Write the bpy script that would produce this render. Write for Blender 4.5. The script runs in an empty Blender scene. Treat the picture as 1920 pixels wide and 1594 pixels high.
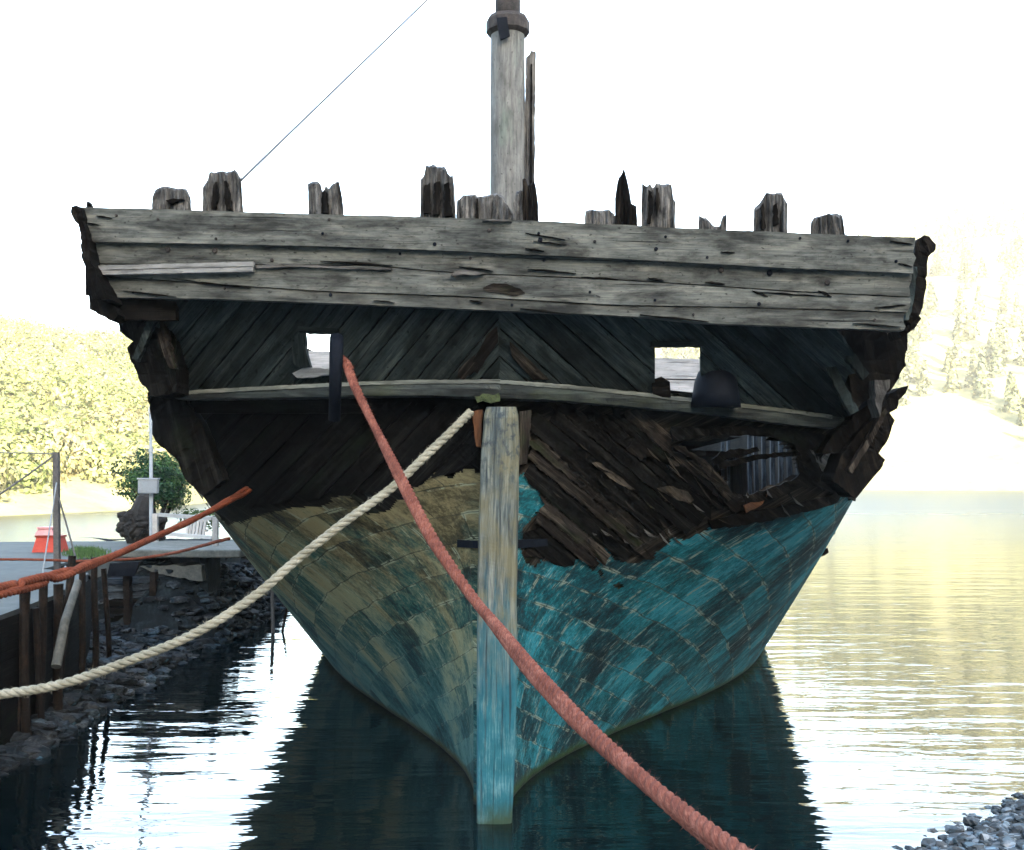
import bpy, bmesh, math, random
import numpy as np
from mathutils import Vector, noise, Matrix
from mathutils.bvhtree import BVHTree
random.seed(7); rng = np.random.default_rng(7)
sc = bpy.context.scene
COL = sc.collection
R = math.radians

# ---------------------------------------------------------------- camera, sky, sun, exposure
F = 2059.0; EYE = 2.6; PITCH = math.atan(93 / F)
cam = bpy.data.cameras.new("camera"); cam.sensor_width = 36; cam.lens = 36 * F / 1920
cam.clip_start = 0.05; cam.clip_end = 5000
camo = bpy.data.objects.new("camera", cam); COL.objects.link(camo)
camo.location = (0, 0, EYE); camo.rotation_euler = (math.pi / 2 + PITCH, 0, 0)
sc.camera = camo
SUN_EL, SUN_ROT = R(15), R(160)
w = bpy.data.worlds.new("World"); sc.world = w; w.use_nodes = True
_s = w.node_tree.nodes.new("ShaderNodeTexSky"); _s.sky_type = 'NISHITA'; _s.sun_disc = False
_s.sun_elevation = SUN_EL; _s.sun_rotation = SUN_ROT; _s.dust_density = 2.0; _s.air_density = 1.0; _s.ozone_density = 1.0
w.node_tree.links.new(_s.outputs[0], w.node_tree.nodes['Background'].inputs[0])
w.node_tree.nodes['Background'].inputs[1].default_value = 0.15
sl = bpy.data.lights.new("sun", 'SUN'); sl.energy = 4.5; sl.angle = R(0.5); sl.color = (1.0, 0.9, 0.7)
slo = bpy.data.objects.new("sun", sl); COL.objects.link(slo)
sd = Vector((math.sin(SUN_ROT) * math.cos(SUN_EL), math.cos(SUN_ROT) * math.cos(SUN_EL), math.sin(SUN_EL)))
slo.rotation_euler = sd.to_track_quat('Z', 'Y').to_euler(); slo.location = sd * 100
sc.view_settings.view_transform = 'Standard'; sc.view_settings.look = 'None'
sc.view_settings.exposure = 3.65; sc.view_settings.gamma = 1.0

# ---------------------------------------------------------------- helpers
CP, SP = math.cos(PITCH), math.sin(PITCH)
def at(px, py, d):
    """world point at depth d (metres along +Y) seen at photo pixel px, py"""
    x = (px - 960) / F; v = -(py - 797) / F
    dy = CP - v * SP; dz = SP + v * CP
    k = d / dy
    return Vector((x * k, d, EYE + dz * k))
def project(p):
    z = p[2] - EYE; d = p[1] * CP + z * SP; v = -p[1] * SP + z * CP
    return 960 + F * p[0] / d, 797 - F * v / d
ORG = {}
def link(o, parent=None):
    COL.objects.link(o)
    if parent is not None: o.parent = parent
def empty(name, loc, label, cat, group=None):
    o = bpy.data.objects.new(name, None); o.location = loc; o.empty_display_size = .2
    COL.objects.link(o); ORG[o] = Vector(loc); tag(o, label, cat, group); return o
def tag(o, label=None, cat=None, group=None, kind=None):
    if label: o['label'] = label
    if cat: o['category'] = cat
    if group: o['group'] = group
    if kind: o['kind'] = kind
    return o
def mesh(name, verts, faces, mat, parent=None, uv=None, smooth=False, loc=None):
    org = ORG[parent] if parent is not None else Vector(loc or (0, 0, 0))
    V = np.asarray([tuple(v) for v in verts], dtype=float) - np.array(org)
    me = bpy.data.meshes.new(name); me.from_pydata(V.tolist(), [], [tuple(int(i) for i in f) for f in faces])
    if uv is not None:
        l = me.uv_layers.new(name='UVMap')
        idx = np.empty(len(me.loops), dtype=np.int32); me.loops.foreach_get('vertex_index', idx)
        l.data.foreach_set('uv', np.asarray(uv, dtype=np.float32)[idx].ravel())
    if smooth: me.polygons.foreach_set('use_smooth', [True] * len(me.polygons))
    me.materials.append(mat)
    o = bpy.data.objects.new(name, me); link(o, parent); ORG[o] = org
    if parent is None: o.location = org
    return o
def nz(p, s=1.0): return noise.noise(Vector(p) * s)

def plate(name, poly, surf, thick, mat, parent, ang=0.0, cut=26, jit=1.0, holes=(), amp=.004, mpp=.004, back=None, seg=8, loc=None):
    """a board whose outline is poly (photo pixels), laid on surf(px,py), with real thickness away from the viewer"""
    seed = random.uniform(0, 500)
    pts = []
    n = len(poly)
    for i in range(n):
        a = Vector(poly[i]); b = Vector(poly[(i + 1) % n]); L = (b - a).length
        if L < .01: continue
        k = max(1, int(L / seg)); nn = Vector((-(b - a).y, (b - a).x)) / L
        for j in range(k):
            p = a.lerp(b, j / k)
            if j: p = p + nn * jit * 1.6 * (nz((p.x * .11 + seed, p.y * .11, 0)) + .6 * nz((p.x * .4, p.y * .4 + seed, 3)))
            pts.append(p)
    bm = bmesh.new()
    vs = [bm.verts.new((p.x, p.y, 0)) for p in pts]
    try: bm.faces.new(vs)
    except ValueError: return None
    xs = [p.x for p in pts]; ys = [p.y for p in pts]
    def bis(co, no):
        bmesh.ops.bisect_plane(bm, geom=bm.verts[:] + bm.edges[:] + bm.faces[:], dist=1e-4, plane_co=co, plane_no=no)
    bmesh.ops.triangulate(bm, faces=bm.faces[:])
    for (x0, y0, x1, y1) in holes:
        for x in (x0, x1):
            if min(xs) < x < max(xs): bis((x, 0, 0), (1, 0, 0))
        for y in (y0, y1):
            if min(ys) < y < max(ys): bis((0, y, 0), (0, 1, 0))
    x = math.floor(min(xs) / cut) * cut + cut
    while x < max(xs): bis((x, 0, 0), (1, 0, 0)); x += cut
    y = math.floor(min(ys) / cut) * cut + cut
    while y < max(ys): bis((0, y, 0), (0, 1, 0)); y += cut
    if holes:
        dead = []
        for f in bm.faces:
            c = f.calc_center_median()
            if any(h[0] < c.x < h[2] and h[1] < c.y < h[3] for h in holes): dead.append(f)
        bmesh.ops.delete(bm, geom=dead, context='FACES')
    bmesh.ops.remove_doubles(bm, verts=bm.verts[:], dist=.05)
    loose = [v for v in bm.verts if not v.link_faces]
    bmesh.ops.delete(bm, geom=loose, context='VERTS')
    if not bm.faces: bm.free(); return None
    bm.verts.index_update()
    V = []; UV = []; ca, sa = math.cos(ang), math.sin(ang)
    for v in bm.verts:
        p = surf(v.co.x, v.co.y)
        p = p + Vector((0, amp * 2 * nz((v.co.x * .05 + seed, v.co.y * .05, 1)), 0))
        V.append(p)
        UV.append(((v.co.x * ca + v.co.y * sa) * mpp + seed, (-v.co.x * sa + v.co.y * ca) * mpp + seed * .37))
    N = len(V); faces = [[v.index for v in f.verts] for f in bm.faces]
    # viewer sees image plane with y down, so flip so that normals face the viewer
    fr = []
    for f in faces:
        a, b, c = V[f[0]], V[f[1]], V[f[2]]
        nrm = (b - a).cross(c - a)
        fr.append(f if nrm.y < 0 else f[::-1])
    T = back or Vector((0, thick, 0))
    V2 = V + [p + T for p in V]
    out = list(fr) + [[i + N for i in f[::-1]] for f in fr]
    edge = {}
    for f in fr:
        for i in range(len(f)):
            e = (f[i], f[(i + 1) % len(f)]); edge[e] = 1
    for (a, b) in list(edge):
        if (b, a) not in edge: out.append([b, a, a + N, b + N])
    UV2 = UV + [(u + .02, v + thick) for u, v in UV]
    bm.free()
    return mesh(name, V2, out, mat, parent, UV2, loc=loc)

def box(verts, faces, lo, hi, M=None):
    n = len(verts)
    for x in (lo[0], hi[0]):
        for y in (lo[1], hi[1]):
            for z in (lo[2], hi[2]):
                p = Vector((x, y, z)); verts.append(M @ p if M else p)
    for f in ((0, 1, 3, 2), (4, 6, 7, 5), (0, 4, 5, 1), (2, 3, 7, 6), (0, 2, 6, 4), (1, 5, 7, 3)): faces.append([n + i for i in f])
def tube(verts, faces, pts, rad, sides=8, cap=True, uv=None, twist=0):
    """tube along pts; rad a number or list"""
    n0 = len(verts); pts = [Vector(p) for p in pts]; m = len(pts)
    rads = rad if isinstance(rad, (list, tuple)) else [rad] * m
    t0 = (pts[1] - pts[0]).normalized(); ref = Vector((0, 0, 1)) if abs(t0.z) < .9 else Vector((1, 0, 0))
    nrm = t0.cross(ref).normalized(); L = 0
    for i, p in enumerate(pts):
        t = (pts[min(i + 1, m - 1)] - pts[max(i - 1, 0)]).normalized()
        nrm = (nrm - t * nrm.dot(t)).normalized(); bn = t.cross(nrm)
        if i: L += (p - pts[i - 1]).length
        for k in range(sides):
            a = 2 * math.pi * k / sides
            verts.append(p + (nrm * math.cos(a) + bn * math.sin(a)) * rads[i])
            if uv is not None: uv.append((L, rads[i] * 6.28 * (k if k <= sides / 2 else sides - k) / sides))
    for i in range(m - 1):
        for k in range(sides):
            a = n0 + i * sides + k; b = n0 + i * sides + (k + 1) % sides
            faces.append([a, b, b + sides, a + sides])
    if cap:
        faces.append([n0 + k for k in range(sides)][::-1]); faces.append([n0 + (m - 1) * sides + k for k in range(sides)])
def smooth_path(pts, step):
    pts = [Vector(p) for p in pts]; P = [pts[0] * 2 - pts[1]] + pts + [pts[-1] * 2 - pts[-2]]; out = []
    for i in range(1, len(P) - 2):
        a, b, c, d = P[i - 1], P[i], P[i + 1], P[i + 2]; n = max(2, int((c - b).length / step))
        for j in range(n):
            t = j / n
            out.append(.5 * ((2 * b) + (c - a) * t + (2 * a - 5 * b + 4 * c - d) * t * t + (3 * b - a - 3 * c + d) * t ** 3))
    out.append(pts[-1]); return out
def rope_mesh(verts, faces, uv, path, r, pitch=None, strands=3, fuzz=0, ph0=0):
    """laid rope: strands wound round the path, with loose fibres"""
    pitch = pitch or r * 5.5; m = len(path); T = []
    for i in range(m): T.append((path[min(i + 1, m - 1)] - path[max(i - 1, 0)]).normalized())
    nrm = T[0].cross(Vector((0.3, 1, 0.2))).normalized(); L = 0; fr = []
    for i in range(m):
        nrm = (nrm - T[i] * nrm.dot(T[i])).normalized()
        if i: L += (path[i] - path[i - 1]).length
        fr.append((nrm.copy(), T[i].cross(nrm), L))
    for s in range(strands):
        pp = []
        for i in range(m):
            a = ph0 + 2 * math.pi * (s / strands + fr[i][2] / pitch)
            pp.append(path[i] + (fr[i][0] * math.cos(a) + fr[i][1] * math.sin(a)) * r * .44)
        tube(verts, faces, pp, [r * .6 * (1 + .06 * nz((i * .3, s * 9, 0))) for i in range(m)], 8, True, uv)
    for _ in range(fuzz):
        i = random.randrange(m); a = random.uniform(0, 6.28)
        dv = fr[i][0] * math.cos(a) + fr[i][1] * math.sin(a)
        p = path[i] + dv * r * .9; q = p + (dv * random.uniform(.2, .9) + T[i] * random.uniform(-1, 1)) * r
        n0 = len(verts); s = T[i] * .0014
        verts += [p - s, p + s, q]; faces.append([n0, n0 + 1, n0 + 2])
        if uv is not None: uv += [(fr[i][2], 0)] * 3

# ---------------------------------------------------------------- materials
class NT:
    def __init__(self, name, rough=.8, spec=.3):
        self.m = bpy.data.materials.new(name); self.m.use_nodes = True
        self.t = self.m.node_tree; self.b = self.t.nodes['Principled BSDF']
        self.b.inputs['Roughness'].default_value = rough; self.b.inputs['Specular IOR Level'].default_value = spec
    def n(self, ty, **kw):
        nd = self.t.nodes.new(ty)
        for k, v in kw.items(): setattr(nd, k, v)
        return nd
    def put(self, sock, v):
        if isinstance(v, bpy.types.NodeSocket): self.t.links.new(v, sock)
        elif isinstance(v, (tuple, list)) and len(v) == 3 and sock.type == 'RGBA': sock.default_value = (*v, 1)
        else: sock.default_value = v
    def coord(self, which='UV'): return self.n('ShaderNodeTexCoord').outputs[which]
    def mapv(self, vec, scale=(1, 1, 1), rot=(0, 0, 0), loc=(0, 0, 0)):
        nd = self.n('ShaderNodeMapping'); self.put(nd.inputs[0], vec)
        self.put(nd.inputs['Location'], loc)
        nd.inputs['Rotation'].default_value = rot; nd.inputs['Scale'].default_value = scale; return nd.outputs[0]
    def noise(self, vec, scale=1, detail=4, rough=.55, dist=0):
        nd = self.n('ShaderNodeTexNoise'); self.put(nd.inputs['Vector'], vec); nd.inputs['Scale'].default_value = scale
        nd.inputs['Detail'].default_value = detail; nd.inputs['Roughness'].default_value = rough; nd.inputs['Distortion'].default_value = dist
        return nd.outputs['Fac']
    def ramp(self, fac, stops):
        nd = self.n('ShaderNodeValToRGB'); self.put(nd.inputs[0], fac); e = nd.color_ramp.elements
        while len(e) < len(stops): e.new(.5)
        for x, (p, c) in zip(e, stops):
            x.position = p; x.color = (*c, 1) if isinstance(c, (tuple, list)) else (c, c, c, 1)
        return nd.outputs[0]
    def mix(self, f, a, b, mode='MIX'):
        nd = self.n('ShaderNodeMix', data_type='RGBA', blend_type=mode); self.put(nd.inputs[0], f)
        self.put(nd.inputs[6], a); self.put(nd.inputs[7], b); return nd.outputs[2]
    def math(self, op, a, b=0.0):
        nd = self.n('ShaderNodeMath', operation=op); self.put(nd.inputs[0], a); self.put(nd.inputs[1], b); return nd.outputs[0]
    def rnd(self): return self.n('ShaderNodeObjectInfo').outputs['Random']
    def bump(self, h, strength=.5, dist=.01):
        nd = self.n('ShaderNodeBump'); nd.inputs['Strength'].default_value = strength; nd.inputs['Distance'].default_value = dist
        self.put(nd.inputs['Height'], h); self.t.links.new(nd.outputs[0], self.b.inputs['Normal'])
    def color(self, c): self.put(self.b.inputs['Base Color'], c); return self

def wood(name, dark, mid, light, crack=.5, stain=.5, rough=.85, moss=None, vary=.5, gs=1.0, spec=.25, paint=None):
    m = NT(name, rough, spec); uv = m.coord('UV'); g = lambda u, v: m.mapv(uv, (u * gs, v * gs, 1))
    grain = m.noise(g(1.6, 26), 1, 6, .6, .6); fine = m.noise(g(5, 130), 1, 3, .6)
    big = m.noise(g(1.2, 3), 1, 4, .6)
    f = m.math('ADD', m.math('MULTIPLY', grain, .62), m.math('MULTIPLY', fine, .38))
    c = m.ramp(f, [(.3, dark), (.5, mid), (.7, light)])
    v = m.math('ADD', m.math('MULTIPLY', m.rnd(), vary), 1 - vary * .6)
    hsv = m.n('ShaderNodeHueSaturation'); m.put(hsv.inputs['Color'], c); m.put(hsv.inputs['Value'], v); c = hsv.outputs[0]
    blot = m.ramp(m.noise(g(2.2, 7), 1, 6, .65, .3), [(.36, 1 - stain), (.6, 1.0)])
    c = m.mix(1.0, c, blot, 'MULTIPLY')
    if moss: c = m.mix(m.ramp(m.math('MULTIPLY', big, 1.0), [(.58, 0), (.72, .4)]), c, moss)
    if paint:
        c = m.mix(m.ramp(m.noise(g(3, 18), 1, 6, .65), [(.5, 0), (.6, .85)]), c, paint)
    ck = m.noise(g(.9, 38), 1, 5, .55, .35); ckm = m.ramp(ck, [(.30, 1), (.38, 0)])
    c = m.mix(m.math('MULTIPLY', ckm, crack), c, tuple(x * .12 for x in dark))
    vo = m.n('ShaderNodeTexVoronoi'); m.put(vo.inputs['Vector'], g(2.1, 7)); vo.inputs['Scale'].default_value = 1
    kn = m.ramp(m.math('ADD', vo.outputs['Distance'], m.math('MULTIPLY', fine, .12)), [(.10, 1), (.2, 0)])
    c = m.mix(m.math('MULTIPLY', kn, crack * .75), c, tuple(x * .25 for x in dark))
    dirt = m.ramp(m.noise(g(7, 22), 1, 5, .7, .5), [(.5, 1.12), (.72, .45)])
    c = m.mix(stain, c, m.mix(1.0, c, dirt, 'MULTIPLY'))
    speck = m.ramp(m.noise(g(20, 34), 1, 2, .5), [(.28, 1), (.36, 0)])
    c = m.mix(m.math('MULTIPLY', speck, crack * .8), c, tuple(x * .2 for x in dark))
    m.color(c)
    h = m.math('SUBTRACT', m.math('ADD', m.math('MULTIPLY', grain, .5), m.math('MULTIPLY', fine, .3)), m.math('MULTIPLY', ckm, .9))
    m.bump(h, .7, .012); return m.m
def rough_mat(name, c1, c2, scale=6, rough=.9, bump=.5, bdist=.02, c3=None, spec=.3, metal=0.0, cells=0):
    m = NT(name, rough, spec); v = m.coord('Object'); a = m.noise(v, scale, 7, .65); b = m.noise(v, scale * 6, 4, .6)
    f = m.math('ADD', m.math('MULTIPLY', a, .6), m.math('MULTIPLY', b, .4))
    st = [(.35, c1), (.65, c2)] if c3 is None else [(.32, c1), (.5, c2), (.68, c3)]
    c = m.ramp(f, st)
    hs = m.n('ShaderNodeHueSaturation'); m.put(hs.inputs['Color'], c); m.put(hs.inputs['Value'], m.math('ADD', m.math('MULTIPLY', m.rnd(), .5), .75))
    if cells:
        vo = m.n('ShaderNodeTexVoronoi'); m.put(vo.inputs['Vector'], v); vo.inputs['Scale'].default_value = cells
        sp_ = m.n('ShaderNodeSeparateColor'); m.put(sp_.inputs[0], vo.outputs['Color'])
        h2 = m.n('ShaderNodeHueSaturation'); m.put(h2.inputs['Color'], hs.outputs[0]); m.put(h2.inputs['Value'], m.ramp(sp_.outputs[0], [(0, .3), (.6, .8), (.85, 1.8), (1, 3.2)])); m.put(h2.inputs['Saturation'], m.math('ADD', sp_.outputs[1], .3)); hs = h2
    m.color(hs.outputs[0]); m.b.inputs['Metallic'].default_value = metal
    m.bump(f, bump, bdist); return m.m

GREY = wood('weathered_grey_wood', (.034, .038, .036), (.098, .104, .094), (.178, .172, .146), .95, .8, vary=.2)
GREY_END = wood('broken_grey_wood', (.02, .02, .019), (.085, .08, .074), (.2, .19, .17), .95, .85, vary=.4)
MASTW = wood('mast_wood', (.06, .063, .062), (.125, .125, .118), (.185, .182, .172), .8, .45, vary=0, moss=(.07, .11, .085))
TAN = wood('torn_tan_wood', (.012, .01, .008), (.055, .045, .034), (.15, .12, .085), .95, .8, spec=.05)
HEADW = wood('split_frame_head', (.012, .012, .011), (.075, .072, .067), (.2, .19, .17), .97, .9, vary=.4, gs=2.3)
DARKW = wood('dark_board', (.007, .011, .012), (.027, .037, .037), (.075, .088, .08), .95, .7, vary=.8, spec=.05)
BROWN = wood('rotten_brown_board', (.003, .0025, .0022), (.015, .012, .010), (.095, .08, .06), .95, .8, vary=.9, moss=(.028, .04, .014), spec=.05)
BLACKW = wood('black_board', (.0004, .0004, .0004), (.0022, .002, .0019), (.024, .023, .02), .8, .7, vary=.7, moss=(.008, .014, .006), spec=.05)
CHAR = wood('broken_edge_wood', (.0008, .0007, .0006), (.0035, .003, .0026), (.028, .022, .016), .95, .7, vary=.7, spec=.05)
WALEW = wood('wale_wood', (.007, .010, .010), (.026, .033, .031), (.085, .09, .078), .9, .8, vary=.1, moss=(.035, .045, .016))
WALETOP = wood('worn_wale_edge', (.03, .034, .03), (.10, .11, .095), (.19, .19, .165), .8, .6, vary=.1)
PALE = wood('pale_plank', (.16, .17, .18), (.28, .29, .30), (.4, .4, .4), .4, .3, vary=.2)
MOULD = wood('flaking_white_paint', (.09, .09, .085), (.22, .22, .21), (.34, .34, .33), .5, .4, vary=.1)
ORANGEW = wood('rusty_orange_wood', (.03, .012, .005), (.09, .035, .012), (.19, .08, .03), .6, .5)
RIBW = wood('rib_wood', (.006, .010, .014), (.036, .05, .064), (.13, .16, .19), .9, .9, vary=.9)
IRON = rough_mat('rusty_iron', (.008, .008, .008), (.026, .023, .022), 12, .8, .4, .01, c3=(.055, .046, .042), spec=.15)
DARKIRON = rough_mat('black_iron', (.001, .002, .004), (.003, .005, .010), 10, .7, .3, .01, spec=.08)
PILEW = rough_mat('tarred_pile', (.002, .002, .002), (.009, .0065, .005), 7, .85, .7, .03, c3=(.028, .018, .012), spec=.1)
ROCK = rough_mat('slate_rock', (.002, .004, .006), (.008, .014, .019), 5, .8, .7, .03, c3=(.045, .068, .08), spec=.15, cells=5)
RUBBLE = rough_mat('rubble_rock', (.0015, .0025, .0035), (.005, .008, .010), 4, .85, .6, .03, c3=(.02, .03, .034), spec=.1)
PEBBLE = rough_mat('pebble_grey', (.02, .03, .036), (.055, .075, .09), 9, .8, .4, .01, c3=(.07, .095, .108), cells=22)
TARMAC = rough_mat('tarmac', (.032, .042, .044), (.055, .068, .07), 1.6, .9, .3, .01, c3=(.08, .094, .094))
CONC = rough_mat('concrete', (.028, .033, .031), (.07, .075, .068), 4, .9, .5, .02, c3=(.125, .125, .11))
WHITE = rough_mat('white_paint', (.22, .22, .215), (.32, .32, .31), 6, .6, .1, .003)
POLEG = rough_mat('grey_pole', (.16, .19, .21), (.22, .25, .28), 6, .6, .1, .003)
POSTW = rough_mat('post_wood', (.05, .05, .05), (.13, .125, .12), 8, .85, .4, .01)
STUMPM = rough_mat('charred_stump', (.002, .002, .002), (.008, .007, .006), 6, .9, .8, .03, c3=(.022, .022, .022))
REDC = rough_mat('red_paint', (.24, .022, .012), (.32, .04, .02), 4, .6, .1, .005)
PINKC = rough_mat('faded_red_paint', (.30, .13, .13), (.38, .18, .175), 4, .6, .1, .005)
WIRE = rough_mat('wire_steel', (.05, .05, .05), (.09, .09, .09), 4, .6, .1, .002)
MOSS = rough_mat('moss_clump', (.012, .018, .008), (.05, .065, .022), 30, .95, .8, .02)
GRASS = rough_mat('grass_blade', (.018, .05, .012), (.05, .10, .02), 3, .8, .2, .01)
def rope_mat(name, a, b, c):
    m = NT(name, .95, .15); uv = m.coord('UV'); v = m.coord('Object')
    f = m.noise(m.mapv(uv, (40, 160, 1), (0, 0, .5)), 1, 4, .7); big = m.noise(v, 7, 5, .7)
    k = m.math('ADD', m.math('MULTIPLY', f, .5), m.math('MULTIPLY', big, .5))
    m.color(m.ramp(k, [(.34, a), (.5, b), (.66, c)])); m.bump(f, .8, .006); return m.m
ROPE_RED = rope_mat('red_rope', (.05, .016, .012), (.125, .040, .026), (.235, .10, .072))
ROPE_ORANGE = rope_mat('orange_red_rope', (.045, .012, .006), (.115, .028, .013), (.2, .065, .032))
ROPE_BUFF = rope_mat('buff_rope', (.09, .085, .06), (.19, .18, .135), (.30, .285, .225))

def sheathing(name, cols, pale, seam, streak, lowcol, low=0.0, plate_w=.1, lift=.05):
    """painted metal sheets: rows follow UV, joints, streaks along the short side, worn patches"""
    m = NT(name, .75, .15); uv = m.coord('UV')
    wob = m.n('ShaderNodeTexNoise'); m.put(wob.inputs['Vector'], uv); wob.inputs['Scale'].default_value = 2.2; wob.inputs['Detail'].default_value = 4
    sub = m.n('ShaderNodeVectorMath', operation='MULTIPLY_ADD'); m.put(sub.inputs[0], wob.outputs['Color']); sub.inputs[1].default_value = (.12, .08, 0); m.put(sub.inputs[2], uv)
    br = m.n('ShaderNodeTexBrick'); m.put(br.inputs['Vector'], sub.outputs[0]); br.offset = .5
    br.inputs['Color1'].default_value = (0, 0, 0, 1); br.inputs['Color2'].default_value = (1, 1, 1, 1); br.inputs['Mortar'].default_value = (.5, .5, .5, 1)
    br.inputs['Scale'].default_value = 1; br.inputs['Brick Width'].default_value = .36; br.inputs['Row Height'].default_value = .215; br.inputs['Mortar Size'].default_value = .0045; br.inputs['Bias'].default_value = 0; br.inputs['Mortar Smooth'].default_value = .2
    st = m.noise(m.mapv(uv, (16, 5, 1)), 1, 6, .72, .6); st2 = m.noise(m.mapv(uv, (80, 6, 1)), 1, 3, .65)
    big = m.noise(m.mapv(uv, (1, 1, 1)), 1.1, 6, .6); mid = m.noise(m.mapv(uv, (8, 5, 1)), 1, 6, .72, .5); fine = m.noise(m.mapv(uv, (46, 30, 1)), 1, 6, .8, .3)
    def wsum(*t):
        o = None
        for v, k in t: x = m.math('MULTIPLY', m.math('SUBTRACT', v, .5), k); o = x if o is None else m.math('ADD', o, x)
        return m.math('ADD', o, .5)
    f = wsum((big, 1.7), (mid, 1.15), (st, streak * 2.2), (br.outputs['Color'], plate_w * 2), (fine, 1.25))
    f = m.math('ADD', f, lift)
    c = m.ramp(f, [(.2, cols[0]), (.42, cols[1]), (.6, cols[2]), (.85, cols[3])])
    sc2 = m.math('MULTIPLY', m.ramp(st2, [(.55, 0), (.62, 1)]), m.ramp(wsum((st, 1), (mid, .7)), [(.5, 0), (.62, .95)]))
    c = m.mix(sc2, c, pale)
    c = m.mix(m.ramp(fine, [(.30, .6), (.39, 0)]), c, m.mix(.5, c, pale))
    if low:   # rusty brown wash high on the worn side
        zb = m.n('ShaderNodeSeparateXYZ'); gb = m.n('ShaderNodeNewGeometry'); m.t.links.new(gb.outputs['Position'], zb.inputs[0])
        wash = m.ramp(m.math('ADD', m.math('MULTIPLY', zb.outputs[2], .28), m.math('MULTIPLY', m.math('SUBTRACT', m.noise(m.mapv(uv, (2.6, 1, 1)), 1, 5, .65), .5), 1.5)), [(.36, 0), (.6, .85)])
        c = m.mix(wash, c, m.ramp(f, [(.2, (.005, .004, .0015)), (.5, (.048, .034, .012)), (.85, (.14, .115, .055))]))
    # chipped spots strung along the joints
    near = m.n('ShaderNodeTexBrick'); m.put(near.inputs['Vector'], sub.outputs[0]); near.offset = .5
    near.inputs['Scale'].default_value = 1; near.inputs['Brick Width'].default_value = .36; near.inputs['Row Height'].default_value = .215; near.inputs['Mortar Size'].default_value = .020; near.inputs['Mortar Smooth'].default_value = 1
    chip = m.math('MULTIPLY', near.outputs['Fac'], m.ramp(m.noise(uv, 5.5, 6, .75), [(.515, 0), (.555, 1)]))
    c = m.mix(chip, c, pale)
    c = m.mix(m.math('MULTIPLY', br.outputs['Fac'], m.ramp(mid, [(.35, 1), (.65, .4)])), c, seam)
    z = m.n('ShaderNodeSeparateXYZ'); g = m.n('ShaderNodeNewGeometry'); m.t.links.new(g.outputs['Position'], z.inputs[0])
    if low:
        bot = m.mix(m.ramp(f, [(.25, 0), (.8, 1)]), (.001, .018, .022), (.010, .105, .115))
        c = m.mix(m.math('MULTIPLY', m.ramp(m.math('ADD', m.math('MULTIPLY', z.outputs[2], .4), m.math('MULTIPLY', m.math('SUBTRACT', big, .5), 1.6)), [(.12, 1), (.5, 0)]), low), c, bot)
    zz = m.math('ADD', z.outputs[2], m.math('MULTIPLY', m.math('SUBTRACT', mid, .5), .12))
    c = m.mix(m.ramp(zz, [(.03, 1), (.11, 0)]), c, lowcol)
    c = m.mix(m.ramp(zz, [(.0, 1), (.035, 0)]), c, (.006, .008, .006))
    m.color(c)
    h = m.math('SUBTRACT', m.math('ADD', m.math('MULTIPLY', st, .25), m.math('ADD', m.math('MULTIPLY', br.outputs['Color'], .2), m.math('MULTIPLY', big, 1.2))), m.math('MULTIPLY', br.outputs['Fac'], .5))
    m.bump(m.math('ADD', h, m.math('MULTIPLY', fine, .35)), .8, .02); return m.m
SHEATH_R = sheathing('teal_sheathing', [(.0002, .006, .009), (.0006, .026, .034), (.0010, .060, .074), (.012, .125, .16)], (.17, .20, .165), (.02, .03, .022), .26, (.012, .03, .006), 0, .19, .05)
SHEATH_L = sheathing('worn_sheathing', [(.002, .010, .009), (.008, .050, .044), (.060, .085, .056), (.14, .145, .085)], (.20, .22, .15), (.012, .014, .008), .26, (.03, .032, .008), .7, .24, .11)
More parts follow.
